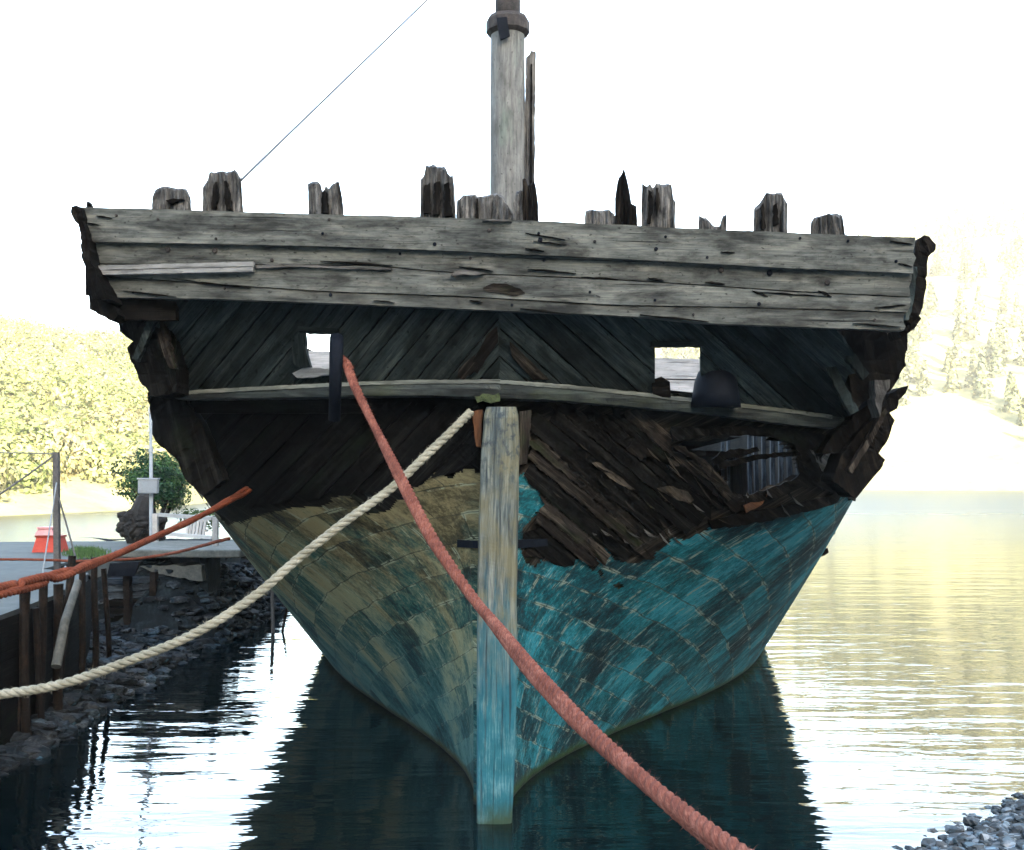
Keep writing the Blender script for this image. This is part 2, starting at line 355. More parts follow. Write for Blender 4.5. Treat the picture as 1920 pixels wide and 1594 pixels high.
def post_material():
    m = NT('stern_post_paint', .8, .3); uv = m.coord('UV')
    gr = m.noise(m.mapv(uv, (1.6, 26, 1)), 1, 6, .6, .6); fi = m.noise(m.mapv(uv, (6, 90, 1)), 1, 3, .6); bl = m.noise(m.mapv(uv, (3, 6, 1)), 1, 6, .65)
    f = m.math('ADD', m.math('MULTIPLY', gr, .6), m.math('MULTIPLY', fi, .4))
    c = m.ramp(m.math('ADD', m.math('MULTIPLY', m.math('SUBTRACT', f, .5), 1.7), .5), [(.25, (.008, .015, .02)), (.47, (.05, .064, .063)), (.68, (.13, .142, .122))])
    c = m.mix(m.ramp(bl, [(.42, 0), (.62, .7)]), c, (.10, .088, .042))
    z = m.n('ShaderNodeSeparateXYZ'); g = m.n('ShaderNodeNewGeometry'); m.t.links.new(g.outputs['Position'], z.inputs[0])
    hz = m.math('ADD', z.outputs[2], m.math('MULTIPLY', m.math('SUBTRACT', m.math('ADD', m.math('MULTIPLY', gr, .6), m.math('MULTIPLY', bl, .4)), .5), 2.6))
    blue = m.ramp(m.math('ADD', m.math('MULTIPLY', m.math('SUBTRACT', m.math('ADD', m.math('MULTIPLY', fi, .4), m.math('MULTIPLY', bl, .6)), .5), 1.8), .48), [(.2, (.002, .055, .078)), (.5, (.010, .085, .108)), (.8, (.10, .19, .20))])
    c = m.mix(m.ramp(m.math('MULTIPLY', hz, .4), [(.36, 1), (.70, 0)]), c, blue)
    dk = m.ramp(m.noise(m.mapv(uv, (14, 20, 1)), 1, 4, .6), [(.36, 1), (.5, 0)])
    c = m.mix(m.math('MULTIPLY', dk, m.ramp(m.math('MULTIPLY', z.outputs[2], .3), [(.70, 0), (.84, .9)])), c, (.015, .024, .03))
    ck = m.ramp(m.noise(m.mapv(uv, (.8, 36, 1)), 1, 5, .55, .3), [(.33, 1), (.42, 0)])
    c = m.mix(m.math('MULTIPLY', ck, .8), c, (.012, .02, .025))
    tz = m.math('ADD', z.outputs[2], m.math('MULTIPLY', m.math('SUBTRACT', bl, .5), .3))
    c = m.mix(m.ramp(tz, [(.02, .9), (.16, 0)]), c, (.016, .03, .010))
    m.color(c); m.bump(m.math('SUBTRACT', f, m.math('MULTIPLY', ck, .8)), .7, .014); return m.m
POSTM = post_material()
def leaf_mat(name, trans=.25):
    m = NT(name, .6, .25); at_ = m.n('ShaderNodeAttribute', attribute_name='tint')
    m.color(at_.outputs['Color'])
    tr = m.n('ShaderNodeBsdfTranslucent'); m.t.links.new(at_.outputs['Color'], tr.inputs[0])
    mx = m.n('ShaderNodeMixShader'); mx.inputs[0].default_value = trans
    out = m.t.nodes['Material Output']; m.t.links.new(m.b.outputs[0], mx.inputs[1]); m.t.links.new(tr.outputs[0], mx.inputs[2]); m.t.links.new(mx.outputs[0], out.inputs[0]); return m.m
LEAF = leaf_mat('leaf')
def hill_mat():
    m = NT('hillside', .95, .1); v = m.coord('Object'); a = m.noise(v, .03, 8, .65); b = m.noise(v, .4, 6, .65)
    m.color(m.ramp(m.math('ADD', m.math('MULTIPLY', a, .5), m.math('MULTIPLY', b, .5)), [(.35, (.10, .105, .05)), (.5, (.17, .165, .085)), (.65, (.22, .205, .11))])); m.bump(b, .5, .5); return m.m
HILL = hill_mat()
def water_mat():
    m = NT('harbour_water', .02, .5); m.b.inputs['IOR'].default_value = 1.5
    m.color((.0004, .0022, .0028))
    v = m.coord('Object')
    a = m.noise(m.mapv(v, (.6, 2.6, 1)), 1.0, 3, .5, .4); b = m.noise(m.mapv(v, (.28, .9, 1), (0, 0, .1)), 1, 3, .5); c = m.noise(m.mapv(v, (4, 9, 1)), 1, 2, .5)
    h = m.math('ADD', m.math('ADD', m.math('MULTIPLY', a, .5), m.math('MULTIPLY', b, .9)), m.math('MULTIPLY', c, .10))
    sx = m.n('ShaderNodeSeparateXYZ'); m.put(sx.inputs[0], v)
    far = m.ramp(m.math('MULTIPLY', m.math('ADD', sx.outputs[1], m.math('MULTIPLY', b, 12)), .01), [(.22, .015), (.5, .2), (.9, .3)])
    m.put(m.b.inputs['Roughness'], far)
    m.bump(h, .5, .06); return m.m
WATER = water_mat()

# ---------------------------------------------------------------- setting: water, hills, quay, beach
V, Fc = [(-1500, -400, 0), (1500, -400, 0), (1500, 2500, 0), (-1500, 2500, 0)], [(0, 1, 2, 3)]
tag(mesh('water', V, Fc, WATER), kind='structure')
ANG = [-75, -25, -18, -10, 0, 8, 17, 21, 25, 75]
def elev(a): return np.interp(a, ANG, [.13, .113, .106, .098, .122, .15, .195, .222, .236, .28])
def rshore(a): return np.interp(a, [-75, -25, -18, -10, 0, 25, 75], [65, 76, 86, 150, 185, 195, 195])
def rcrest(a): return np.interp(a, [-75, -25, -10, 0, 25, 75], [190, 200, 300, 400, 520, 520])
def hill_point(a, t):
    """a degrees from +Y towards +X, t 0 at the shore, 1 on the crest"""
    r0, r1 = rshore(a), rcrest(a); r = r0 + (r1 - r0) * t; zc = EYE + r1 * elev(a)
    tt = min(t, 1.0); z = zc * (tt ** .92) if t <= 1 else zc * (1 - (t - 1) * 1.2)
    x, y = r * math.sin(R(a)), r * math.cos(R(a))
    z += (noise.fractal(Vector((x * .02, y * .02, 0)), 1, 2, 4)) * 3.0 * min(1, t * 4) * (1 if t < .9 else .4)
    if t <= 0: z = -1
    return Vector((x, y, z))
nA, nT = 200, 60
V = []; Fc = []
for i in range(nA):
    a = -75 + 150 * i / (nA - 1)
    for j in range(nT): V.append(hill_point(a, -.02 + 1.45 * j / (nT - 1)))
for i in range(nA - 1):
    for j in range(nT - 1):
        k = i * nT + j; Fc.append((k, k + nT, k + nT + 1, k + 1))
tag(mesh('far_hills', V, Fc, HILL, smooth=True), kind='structure')
# the ridge behind the photographer whose evening shade lies over the harbour
V = []; Fc = []; nA, nT = 90, 16
for i in range(nA):
    a = 95 + 170 * i / (nA - 1)
    for j in range(nT):
        t = j / (nT - 1); r = 70 + 130 * t; k = max(0, min(1, (a - 95) / 22)) * max(0, min(1, (265 - a) / 22))
        x, y = r * math.sin(R(a)), r * math.cos(R(a)); f = math.sin(min(1, t * 1.35) * math.pi / 2) if t < .74 else 1 - (t - .74)
        V.append((x, y, -1 + f * k * (62 + 7 * nz((x * .02, y * .02, 5)))))
for i in range(nA - 1):
    for j in range(nT - 1):
        k = i * nT + j; Fc.append((k, k + nT, k + nT + 1, k + 1))
tag(mesh('shading_ridge', V, Fc, HILL, smooth=True), kind='structure')

def foliage(name, centres, mat, label, leaves, size, conifer=False, parent=None, loc=None, jit=.55, tv=.33):
    """crowns of many leaf faces: centres = (x,y,z,rx,rz,colour)"""
    VV = []; CC = []
    for (x, y, z, rx, rz, col) in centres:
        n = int(leaves * random.uniform(.8, 1.2))
        if conifer:
            h = rng.random(n) ** 1.4; rad = (1 - h) * rx * (.55 + .45 * np.abs(np.sin(h * 22 + x))) + .1; th = rng.random(n) * 6.283
            P = np.stack([rad * np.cos(th), rad * np.sin(th), (h * 2 - 1) * rz], 1)
            out = np.stack([np.cos(th), np.sin(th), np.full(n, .35)], 1)
        else:
            d = rng.normal(size=(n, 3)); d /= np.linalg.norm(d, axis=1)[:, None]
            lump = 1 + .28 * np.sin(d[:, 0] * 4.3 + x) * np.sin(d[:, 1] * 4.1 + y) + .2 * np.sin(d[:, 2] * 6 + x * 2)
            rr = lump * (.62 + .42 * rng.random(n) ** .6)
            P = d * rr[:, None] * np.array([rx, rx, rz]); out = d
        nn = out + rng.normal(size=(n, 3)) * jit; nn /= np.linalg.norm(nn, axis=1)[:, None]
        t = np.cross(nn, rng.normal(size=(n, 3))); t /= np.linalg.norm(t, axis=1)[:, None]; b = np.cross(nn, t)
        s = size * rng.uniform(.6, 1.35, n)[:, None]
        C = P + np.array([x, y, z])
        q = np.stack([C - t * s, C - b * s * .55, C + t * s, C + b * s * .55], 1)
        VV.append(q.reshape(-1, 3)); c = np.array(col)[None] * rng.uniform(1 - tv, 1 + tv * .9, n)[:, None]
        CC.append(np.repeat(np.concatenate([c, np.ones((n, 1))], 1), 4, 0))
    VV = np.concatenate(VV); CC = np.concatenate(CC)
    org = ORG[parent] if parent is not None else Vector(loc or (0, 0, 0)); VV = VV - np.array(org)
    nq = len(VV) // 4; me = bpy.data.meshes.new(name)
    me.vertices.add(len(VV)); me.vertices.foreach_set('co', VV.astype(np.float32).ravel())
    me.loops.add(nq * 4); me.loops.foreach_set('vertex_index', np.arange(nq * 4, dtype=np.int32))
    me.polygons.add(nq); me.polygons.foreach_set('loop_start', np.arange(nq, dtype=np.int32) * 4); me.polygons.foreach_set('loop_total', np.full(nq, 4, dtype=np.int32))
    at_ = me.color_attributes.new('tint', 'FLOAT_COLOR', 'POINT'); at_.data.foreach_set('color', CC.astype(np.float32).ravel())
    me.update(calc_edges=True); me.validate(); me.materials.append(mat)
    o = bpy.data.objects.new(name, me); link(o, parent); ORG[o] = org
    if parent is None: o.location = org
    return o
cs = []
for _ in range(1150):
    a = random.uniform(-48, -6); t = random.uniform(.01, 1.02) ** .8; p = hill_point(a, t); s = random.uniform(.7, 1.35)
    base = random.choice([(.15, .165, .055), (.175, .18, .07), (.115, .14, .045), (.18, .16, .075), (.12, .115, .055)])
    cs.append((p.x, p.y, p.z + 1.2 * s, 2.6 * s, 2.3 * s, base))
tag(foliage('left_woods', cs, LEAF, '', 430, .27, jit=.3, tv=.08), 'sunlit yellow green woodland covering the hillside across the water on the left', 'woodland', kind='stuff')
cs = []
for _ in range(1700):
    a = random.uniform(-9, 45); t = random.uniform(.02, 1.0); p = hill_point(a, t); s = random.uniform(.6, 1.25)
    if nz((p.x * .018, p.y * .018, 9)) < random.uniform(-.45, .25): continue
    cs.append((p.x, p.y, p.z + 3.6 * s, 2.0 * s, 4.0 * s, random.choice([(.075, .085, .045), (.09, .10, .045), (.06, .075, .04)])))
tag(foliage('right_woods', cs, LEAF, '', 150, .6, True, jit=.35, tv=.15), 'scattered conifers on the pale sunlit hill beyond the ship on the right', 'woodland', kind='stuff')

# quay
def edge_x(y): return float(np.interp(y, [0, 10, 12, 13.6, 14.6, 15.3, 17.2, 17.6, 22, 23.5], [-4.7, -4.72, -4.95, -5.3, -5.6, -6.5, -6.75, -5.2, -5.0, -9]))
qz = 1.3
out = [(-60, 2), (-4.7, 2), (-4.72, 10), (-4.95, 12), (-5.3, 13.6), (-5.6, 14.6), (-6.5, 15.3), (-6.75, 17.25), (-5.3, 17.6), (-5.05, 20.5), (-6.6, 21.6), (-9.5, 21.4), (-20, 20.2), (-60, 19)]
V = [(x, y, qz + .02 * nz((x, y, 0))) for x, y in out] + [(x, y, -1.5) for x, y in out]; n = len(out)
Fc = [list(range(n))] + [[i, i + n, (i + 1) % n + n, (i + 1) % n] for i in range(n)]
tag(mesh('quay', V, Fc, TARMAC), kind='structure')
# dark timber face of the quay
V = []; Fc = []; UV = []
for k, y in enumerate(np.linspace(1, 17.2, 60)):
    for z in np.linspace(-1.3, 1.27, 9): V.append((edge_x(y) + .05 + .03 * nz((y * .8, z * 6, 0)), y, z)); UV.append((y, z * 1.5))
for i in range(59):
    for j in range(8): a = i * 9 + j; Fc.append((a, a + 9, a + 10, a + 1))
quay_wall = tag(mesh('quay_wall', V, Fc, BLACKW, None, UV, loc=(-6, 9, 0)), 'blackened timber face of the quay behind the upright piles', 'wall')
def bank_z(x, y):
    q = max(0, min(1, (y - 16.95) / .5)); lo = float(np.interp(x, [-7, -6.2, -4.6, -3.6], [.40, .34, 0, -.7])); hi = float(np.interp(x, [-7, -5.4, -5.0, -4.7, -4.45, -4.1, -3.6], [1.24, 1.22, .92, .45, 0, -.45, -.9]))
    q2 = max(0, min(1, (14.6 - y) / .8)); lo2 = float(np.interp(x, [-5.6, -4.9, -4.5, -4.1, -3.6], [.30, .14, .0, -.4, -.8])); lo += (lo2 - lo) * q2
    return lo + (hi - lo) * q + .12 * noise.fractal(Vector((x * 1.5, y * 1.5, 0)), 1, 2, 4)
V = []; Fc = []; nx, ny = 34, 130
for j in range(ny):
    y = 4 + 19.5 * j / (ny - 1); e = edge_x(y)
    for i in range(nx):
        x = e - .3 + (-3.3 - e + .3) * i / (nx - 1); V.append((x, y, min(1.26, bank_z(x, y))))
for j in range(ny - 1):
    for i in range(nx - 1): k = j * nx + i; Fc.append((k, k + 1, k + nx + 1, k + nx))
tag(mesh('rocky_bank', V, Fc, RUBBLE), kind='structure')
def rock(verts, faces, c, s, sub=1):
    bm = bmesh.new(); bmesh.ops.create_icosphere(bm, subdivisions=sub, radius=1)
    sx, sy, sz = s; q = Matrix.Rotation(random.uniform(0, 6.28), 3, 'Z') @ Matrix.Rotation(random.uniform(-.5, .5), 3, 'X'); sd_ = random.uniform(0, 99)
    n0 = len(verts)
    for v in bm.verts:
        p = v.co.copy(); k = max(abs(p.x), abs(p.y), abs(p.z)); p = p / (k ** .55) * (1 + .35 * nz(p * 1.3 + Vector((sd_, 0, 0))))
        verts.append(q @ Vector((p.x * sx, p.y * sy, p.z * sz)) + Vector(c))
    bm.verts.index_update()
    for f in bm.faces: faces.append([n0 + v.index for v in f.verts])
    bm.free()
V = []; Fc = []
for _ in range(2300):
    y = random.uniform(5, 22); e = edge_x(y); x = random.uniform(e + .05, -4.35); s = random.uniform(.03, .10)
    rock(V, Fc, (x, y, bank_z(x, y) + s * .2), (s * random.uniform(.9, 1.8), s, s * random.uniform(.3, .7)), 1)
tag(mesh('rubble', V, Fc, ROCK), 'small broken blue grey stones covering the bank between quay and water', 'rubble', kind='stuff')
for i in range(70):
    if i < 34: y = random.uniform(9, 17); x = random.uniform(edge_x(y) + .15, max(edge_x(y) + .4, -4.5))
    else: y = random.uniform(16.4, 21); x = random.uniform(-5.4, -4.5)
    s = random.uniform(.06, .15); V = []; Fc = []; z = bank_z(x, y) + s * .25
    rock(V, Fc, (x, y, z), (s * random.uniform(1, 1.7), s, s * random.uniform(.35, .7)), 2)
    lab = 'larger blue grey slab of rock on the bank in front of the dark piles' if i < 34 else 'larger blue grey slab of rock below the concrete footbridge'
    tag(mesh('boulder', V, Fc, ROCK, loc=(x, y, z)), lab, 'rock', 'rocks on the bank below the piles' if i < 34 else 'rocks below the footbridge')

# gravel beach on which the photographer stands
def wedge(x): return float(np.interp(x, [-30, -6, -3, 0, 2.3, 3.3, 4.27, 6, 10, 25, 80], [2, 3, 4.6, 5.8, 7.2, 8.15, 9.05, 10.3, 12, 16, 20]))
def beach_z(x, y):
    d = wedge(x) - y; return .16 * d if d < 5 else .8 + .03 * (d - 5)
V = []; Fc = []; xs_ = np.concatenate([np.linspace(-60, -8, 14), np.linspace(-7, 12, 110), np.linspace(13, 70, 20)]); nj = 70
for x in xs_:
    for j in range(nj):
        y = wedge(x) + 2.2 - 110 * (j / (nj - 1)) ** 2.4; V.append((x, y, beach_z(x, y) + .02 * nz((x * 3, y * 3, 0))))
for i in range(len(xs_) - 1):
    for j in range(nj - 1): k = i * nj + j; Fc.append((k, k + 1, k + nj + 1, k + nj))
tag(mesh('gravel_beach', V, Fc, PEBBLE), kind='structure')
V = []; Fc = []
for _ in range(5200):
    x = random.uniform(1.9, 7.5); y = wedge(x) - random.uniform(-.25, 3.2) ; s = .010 + .045 * random.random() ** 2.2
    if y < 5.5: continue
    rock(V, Fc, (x, y, beach_z(x, y) + s * .3), (s * random.uniform(.9, 1.6), s, s * .6), 1)
tag(mesh('pebbles', V, Fc, PEBBLE), 'blue grey shingle on the corner of beach at the lower right', 'shingle', kind='stuff')

# ---------------------------------------------------------------- the derelict ship
HB = dict(B0=3.573, B1=3.555, L0=5.254, L1=.605, le=1.41, p0=1.775, p1=1.043)
YAW = .07; OX, OY = -.165, 8.742; HEEL = .028; ZT = 3.2
CY, SY = math.cos(YAW), math.sin(YAW)
def half(s, z):
    t = z / ZT; B = HB['B0'] + (HB['B1'] - HB['B0']) * t
    L = HB['L1'] + (HB['L0'] - HB['L1']) * max(0, 1 - t) ** HB['le']; p = HB['p0'] + (HB['p1'] - HB['p0']) * min(t, 1.05)
    b = .12 * min(1, s / .05) + B * (1 - math.exp(-(max(s, 0) / L) ** p))
    if s > 13: b *= max(0.02, 1 - ((s - 13) / 11) ** 2.2)
    return b
def hull_pt(s, z, side, inset=0):
    xl = side * max(.02, half(s, z) - inset)
    return Vector((OX + s * SY + xl * CY, OY + s * CY - xl * SY, z - HEEL * xl))
ship = empty('derelict_ship', at(930, 1527, 8.4), 'derelict wooden ship with torn planking and a blue green hull moored at the quay', 'ship')
def hull_grid(side, S, Z, off=0):
    nS, nZ = len(S), len(Z); V = []; UV = []
    for s in S:
        for z in Z:
            p = hull_pt(s, z, side)
            if off:
                e = .03; n = (hull_pt(s + e, z, side) - p).cross(hull_pt(s, z + e, side) - p); n.normalize()
                if n.x * side < 0 and n.y > 0: n = -n
                if n.x * side < 0: n = -n
                p = p + n * off
            V.append(p); UV.append((s - .30 * z, z + .37 * s))
    Fc = []
    for i in range(nS - 1):
        for j in range(nZ - 1):
            k = i * nZ + j; f = (k, k + nZ, k + nZ + 1, k + 1); Fc.append(f if side > 0 else f[::-1])
    return V, Fc, UV
def inpoly(x, y, P):
    c = False; j = len(P) - 1
    for i in range(len(P)):
        if (P[i][1] > y) != (P[j][1] > y) and x < (P[j][0] - P[i][0]) * (y - P[i][1]) / (P[j][1] - P[i][1]) + P[i][0]: c = not c
        j = i
    return c
HOLE = [(1255, 838), (1275, 825), (1330, 828), (1400, 815), (1440, 820), (1480, 832), (1500, 855), (1515, 890), (1480, 902), (1440, 915), (1405, 938), (1370, 925), (1345, 890), (1320, 868), (1285, 855)]
S1 = np.concatenate([[0, .03], .05 + np.linspace(0, 1, 150) ** 1.6 * 12.95]); Z1 = np.linspace(-.5, 3.2, 120)
bv = []; bf = []
for side in (-1, 1):
    Vh, Fh, UVh = hull_grid(side, S1, Z1)
    n0 = len(bv); bv += Vh; bf += [[i + n0 for i in f] for f in Fh]
    keep = []
    for f in Fh:
        c = sum((Vh[i] for i in f), Vector()) / 4
        if side > 0 and c.y < 14:
            a, b = project(c); a += 7 * nz((a * .08, b * .08, 0)); b += 6 * nz((a * .09, b * .09, 7))
            if inpoly(a, b, HOLE): continue
        keep.append(f)
    # dark inner thickness
    Vi = []
    for s in S1:
        for z in Z1: Vi.append(hull_pt(s + .02, z, side, .09))
    N = len(Vh); V2 = Vh + Vi; F2 = keep + [[i + N for i in f[::-1]] for f in keep]
    ed = {}
    for f in keep:
        for i in range(4): ed[(f[i], f[(i + 1) % 4])] = 1
    for (a, b) in ed:
        if (b, a) not in ed: F2.append([b, a, a + N, b + N])
    UVd = [(z_, p_) for (p_, z_) in UVh]
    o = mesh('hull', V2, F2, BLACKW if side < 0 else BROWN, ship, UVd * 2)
    S2 = np.linspace(13, 24, 30); Vf, Ff, UVf = hull_grid(side, S2, np.linspace(-.5, 3.2, 14))
    mesh('bow', Vf, Ff, BLACKW, ship, UVf)
BVH = BVHTree.FromPolygons(bv, bf)
EYEV = Vector((0, 0, EYE))
def surf_hull(off):
    def f(px, py):
        d = (at(px, py, 10) - EYEV).normalized(); hit = BVH.ray_cast(EYEV, d)
        if hit[0] is None: 
            dd = 8.75 + min(1.6, abs(px - 935) / 620) ; return at(px, py, dd - off)
        t = hit[3]; return EYEV + d * (t - off)
    return f
# painted sheathing below the torn edge
EDGE_R = [(973, 890), (985, 888), (1024, 946), (980, 988), (977, 1045), (1000, 1062), (1015, 1052), (1060, 1062), (1075, 1048), (1098, 1050), (1115, 1078), (1121, 1030), (1140, 1028), (1150, 1048), (1180, 1056), (1215, 1050), (1240, 1028), (1262, 1010), (1290, 1012), (1330, 988), (1380, 985), (1440, 972), (1500, 958), (1560, 942), (1610, 922)]
POLY_R = EDGE_R + [(1700, 922), (1700, 1700), (900, 1700), (900, 890)]
EDGE_L = [(905, 885), (870, 880), (850, 897), (820, 885), (790, 905), (762, 928), (730, 955), (690, 965), (655, 932), (630, 930), (610, 950), (560, 952), (500, 962), (450, 980), (425, 985), (400, 958), (330, 870)]
POLY_L = EDGE_L + [(250, 870), (250, 1700), (1000, 1700), (1000, 885)]
for side, poly, mt in ((1, POLY_R, SHEATH_R), (-1, POLY_L, SHEATH_L)):
    Ss = np.concatenate([[0, .03], .05 + np.linspace(0, 1, 330) ** 1.5 * 8.95, np.linspace(9.2, 13, 14)]); Vs, Fs, UVs = hull_grid(side, Ss, np.linspace(-.5, 2.75, 210), .022)
    keep = []
    for f in Fs:
        c = sum((Vs[i] for i in f), Vector()) / 4; a, b = project(c)
        a2 = a + 5 * nz((a * .06, b * .06, 0)) + 2.5 * nz((a * .3, b * .3, 0)); b2 = b + 5 * nz((a * .06, b * .06, 5)) + 3 * nz((a * .3, b * .3, 2))
        if c.y > 16.5: ok = c.z < 2.2
        else: ok = inpoly(a2, b2, poly)
        if side > 0 and ok and ((a - 1160) ** 2 / 90 + (b - 1098) ** 2 / 28 < 1 + nz((a * .4, b * .4, 0)) or (a - 1127) ** 2 / 22 + (b - 1076) ** 2 / 60 < 1): ok = False
        if ok: keep.append(f)
    used = sorted({i for f in keep for i in f}); mp = {i: k for k, i in enumerate(used)}
    VV = [Vs[i] for i in used]; UU = [UVs[i] for i in used]
    for k, i in enumerate(used): VV[k] = VV[k] + Vector((0, .012 * noise.fractal(VV[k] * 1.6, 1, 2, 3), 0))
    sh = mesh('hull_sheathing', VV, [[mp[i] for i in f] for f in keep], mt, ship, UU, smooth=True)
    sh['label'] = 'bright teal painted sheathing with a torn upper edge' if side > 0 else 'worn olive and teal sheathing'

# stern post
L_ = [(760, 912), (775, 907), (850, 902), (950, 898), (1050, 895), (1300, 893), (1640, 893)]
R_ = [(760, 968), (775, 972), (850, 975), (950, 972), (1050, 970), (1300, 969), (1450, 965), (1530, 961), (1640, 956)]
V = []; UV = []; Fc = []; rows = list(range(762, 1640, 7)); prof = [(0, .62), (0, .10), (.006, .034), (.05, .006), (.25, .001), (.5, -.003), (.75, .001), (.95, .006), (.994, .034), (1, .10), (1, .62)]
for r, py in enumerate(rows):
    xl = np.interp(py, [a for a, b in L_], [b for a, b in L_]) + 1.8 * nz((py * .012, 3, 0)); xr = np.interp(py, [a for a, b in R_], [b for a, b in R_]) + 1.8 * nz((py * .012, 8, 0))
    for k, (u, dd) in enumerate(prof):
        p = at(xl + (xr - xl) * u, py, 8.3); bumpy = .018 * nz((u * 6, py * .005, 2)) + .010 * nz((u * 2, py * .03, 7))
        V.append(p + Vector((0, dd + bumpy + (.05 * max(0, 1 - r / 3)), 0))); UV.append((py * .004, u * .28 + (0 if dd < .2 else .5)))
m = len(prof)
for r in range(len(rows) - 1):
    for k in range(m - 1): a = r * m + k; Fc.append((a, a + m, a + m + 1, a + 1))
Fc.append(list(range(m)))
mesh('stern_post', V, Fc, POSTM, ship, UV, smooth=False)['label'] = 'upright grey stern post with blue paint towards the water'
for poly, mt in (([(885, 772), (905, 768), (901, 838), (893, 838)], ORANGEW), ([(974, 772), (996, 768), (994, 820), (988, 868), (974, 872)], BROWN)):
    plate('filler_block', poly, lambda x, y: at(x, y, 8.45), .5, mt, ship, ang=math.pi / 2, jit=.8)
for poly in ([(857, 1012), (896, 1014), (896, 1028), (857, 1026)], [(971, 1012), (1026, 1010), (1028, 1024), (971, 1028)]):
    plate('iron_strap', poly, surf_hull(.05), .06, DARKIRON, ship, jit=.3)

# transom boards
TOP = [(133, 386), (148, 388), (550, 400), (960, 412), (1330, 430), (1718, 446)]
S_1 = [(133, 452), (163, 454), (600, 463), (851, 472), (1150, 486), (1438, 502), (1718, 514)]
S_2 = [(133, 493), (172, 495), (696, 498), (851, 512), (1150, 524), (1488, 547), (1718, 558)]
S_3 = [(133, 516), (188, 518), (600, 547), (882, 557), (1150, 573), (1455, 578), (1718, 587)]
BOT = [(133, 556), (204, 559), (414, 562), (696, 573), (914, 583), (1200, 595), (1319, 608), (1718, 622)]
lf = lambda P: (lambda x: float(np.interp(x, [a for a, b in P], [b for a, b in P])))
def surf_T(off=0):
    def f(px, py):
        x = (px - 960) / F * 8; return at(px, py, 8.0 - .07 * x + .012 * x * x + (py - 490) * .0010 + off)
    return f
XS = list(range(160, 1720, 60))
boards = []
for k, (a, b, xl, xr, off) in enumerate(((TOP, S_1, 148, 1716, -.045), (S_1, S_2, 165, 1709, 0), (S_2, S_3, 180, 1706, -.012), (S_3, BOT, 192, 1698, .0))):
    fa, fb = lf(a), lf(b); g = 1.0 if k else 0
    xx = [xl] + [x for x in XS if xl + 10 < x < xr - 10] + [xr]
    top = [(x, fa(x) + g + (1.2 * nz((x * .02, k, 0)) if k else 1.6 * nz((x * .015, 0, 3)))) for x in xx]; bot = [(x + (6 if x == xl else (-4 if x == xr else 0)), fb(x) - 1.4 + .8 * nz((x * .03, k, 5))) for x in xx]
    rag = [(xr + random.uniform(-5, 2), fa(xr) + (fb(xr) - fa(xr)) * t) for t in (.2, .4, .55, .75)]; ral = [(xl + 3 + random.uniform(-3, 4), fa(xl) + (fb(xl) - fa(xl)) * t) for t in (.8, .6, .35, .2)]
    boards.append(plate('transom_board', top + rag + bot[::-1] + ral, surf_T(off), .07, GREY, ship, ang=.022, jit=.5, amp=.003))
mid = surf_T(.08)
plate('transom_backing', [(x, lf(TOP)(x) + 5) for x in XS] + [(x, lf(BOT)(x) - 4) for x in XS[::-1]], mid, .04, CHAR, ship, jit=0)
for poly in ([(183, 498), (475, 490.5), (475, 499), (184, 506)], [(186, 507.5), (475, 500.5), (474, 509), (190, 515)]):
    plate('moulding', poly, surf_T(-.075), .06, MOULD, ship, jit=.5)
plate('moulding', [(478, 497), (560, 495), (612, 498), (690, 503), (735, 503), (733, 506), (620, 503), (560, 500), (480, 503)], surf_T(-.04), .05, GREY_END, ship, jit=1)
plate('splinter', [(845, 513), (862, 505), (880, 507), (908, 512), (890, 516), (868, 514), (850, 518)], surf_T(-.06), .05, GREY_END, ship, jit=1)
plate('splinter', [(905, 413), (925, 410), (948, 412), (960, 416), (930, 415)], surf_T(-.07), .05, GREY_END, ship, jit=1)
for (x, y, r, k) in ((315, 468, 6, 1), (403, 470, 6, 1), (218, 404, 3, 0), (296, 411, 3, 0), (617, 412, 3, 0), (605, 438, 3, 0), (917, 432, 4, 0), (1013, 450, 5, 0), (815, 458, 4, 0), (1230, 467, 4, 0), (1352, 506, 6, 1), (1443, 512, 6, 1), (1551, 530, 6, 1), (1680, 490, 3, 0), (1326, 483, 3, 0), (1228, 563, 3, 2), (1423, 570, 4, 2), (620, 553, 4, 3), (750, 476, 3, 1), (882, 484, 3, 1), (1020, 488, 3, 1), (1106, 548, 3, 2), (510, 488, 4, 1), (1115, 453, 3, 0), (405, 448, 3, 0), (440, 424, 3, 0), (1248, 444, 3, 0), (1500, 447, 3, 0), (1590, 452, 3, 0), (250, 548, 3, 3), (420, 540, 3, 2), (1010, 438, 3, 0), (1640, 600, 3, 3), (1300, 590, 3, 3), (960, 572, 3, 3)):
    off = (-.045, 0, -.012, 0)[k]; c = surf_T(off)(x, y); r = r * .0036; V = []; Fc = []
    tube(V, Fc, [c + Vector((0, -.012, 0)), c + Vector((0, -.006, 0)), c + Vector((0, .03, 0))], [r * .7, r, r], 10)
    mesh('bolt', V, Fc, DARKIRON if random.random() < .7 else IRON, boards[k])

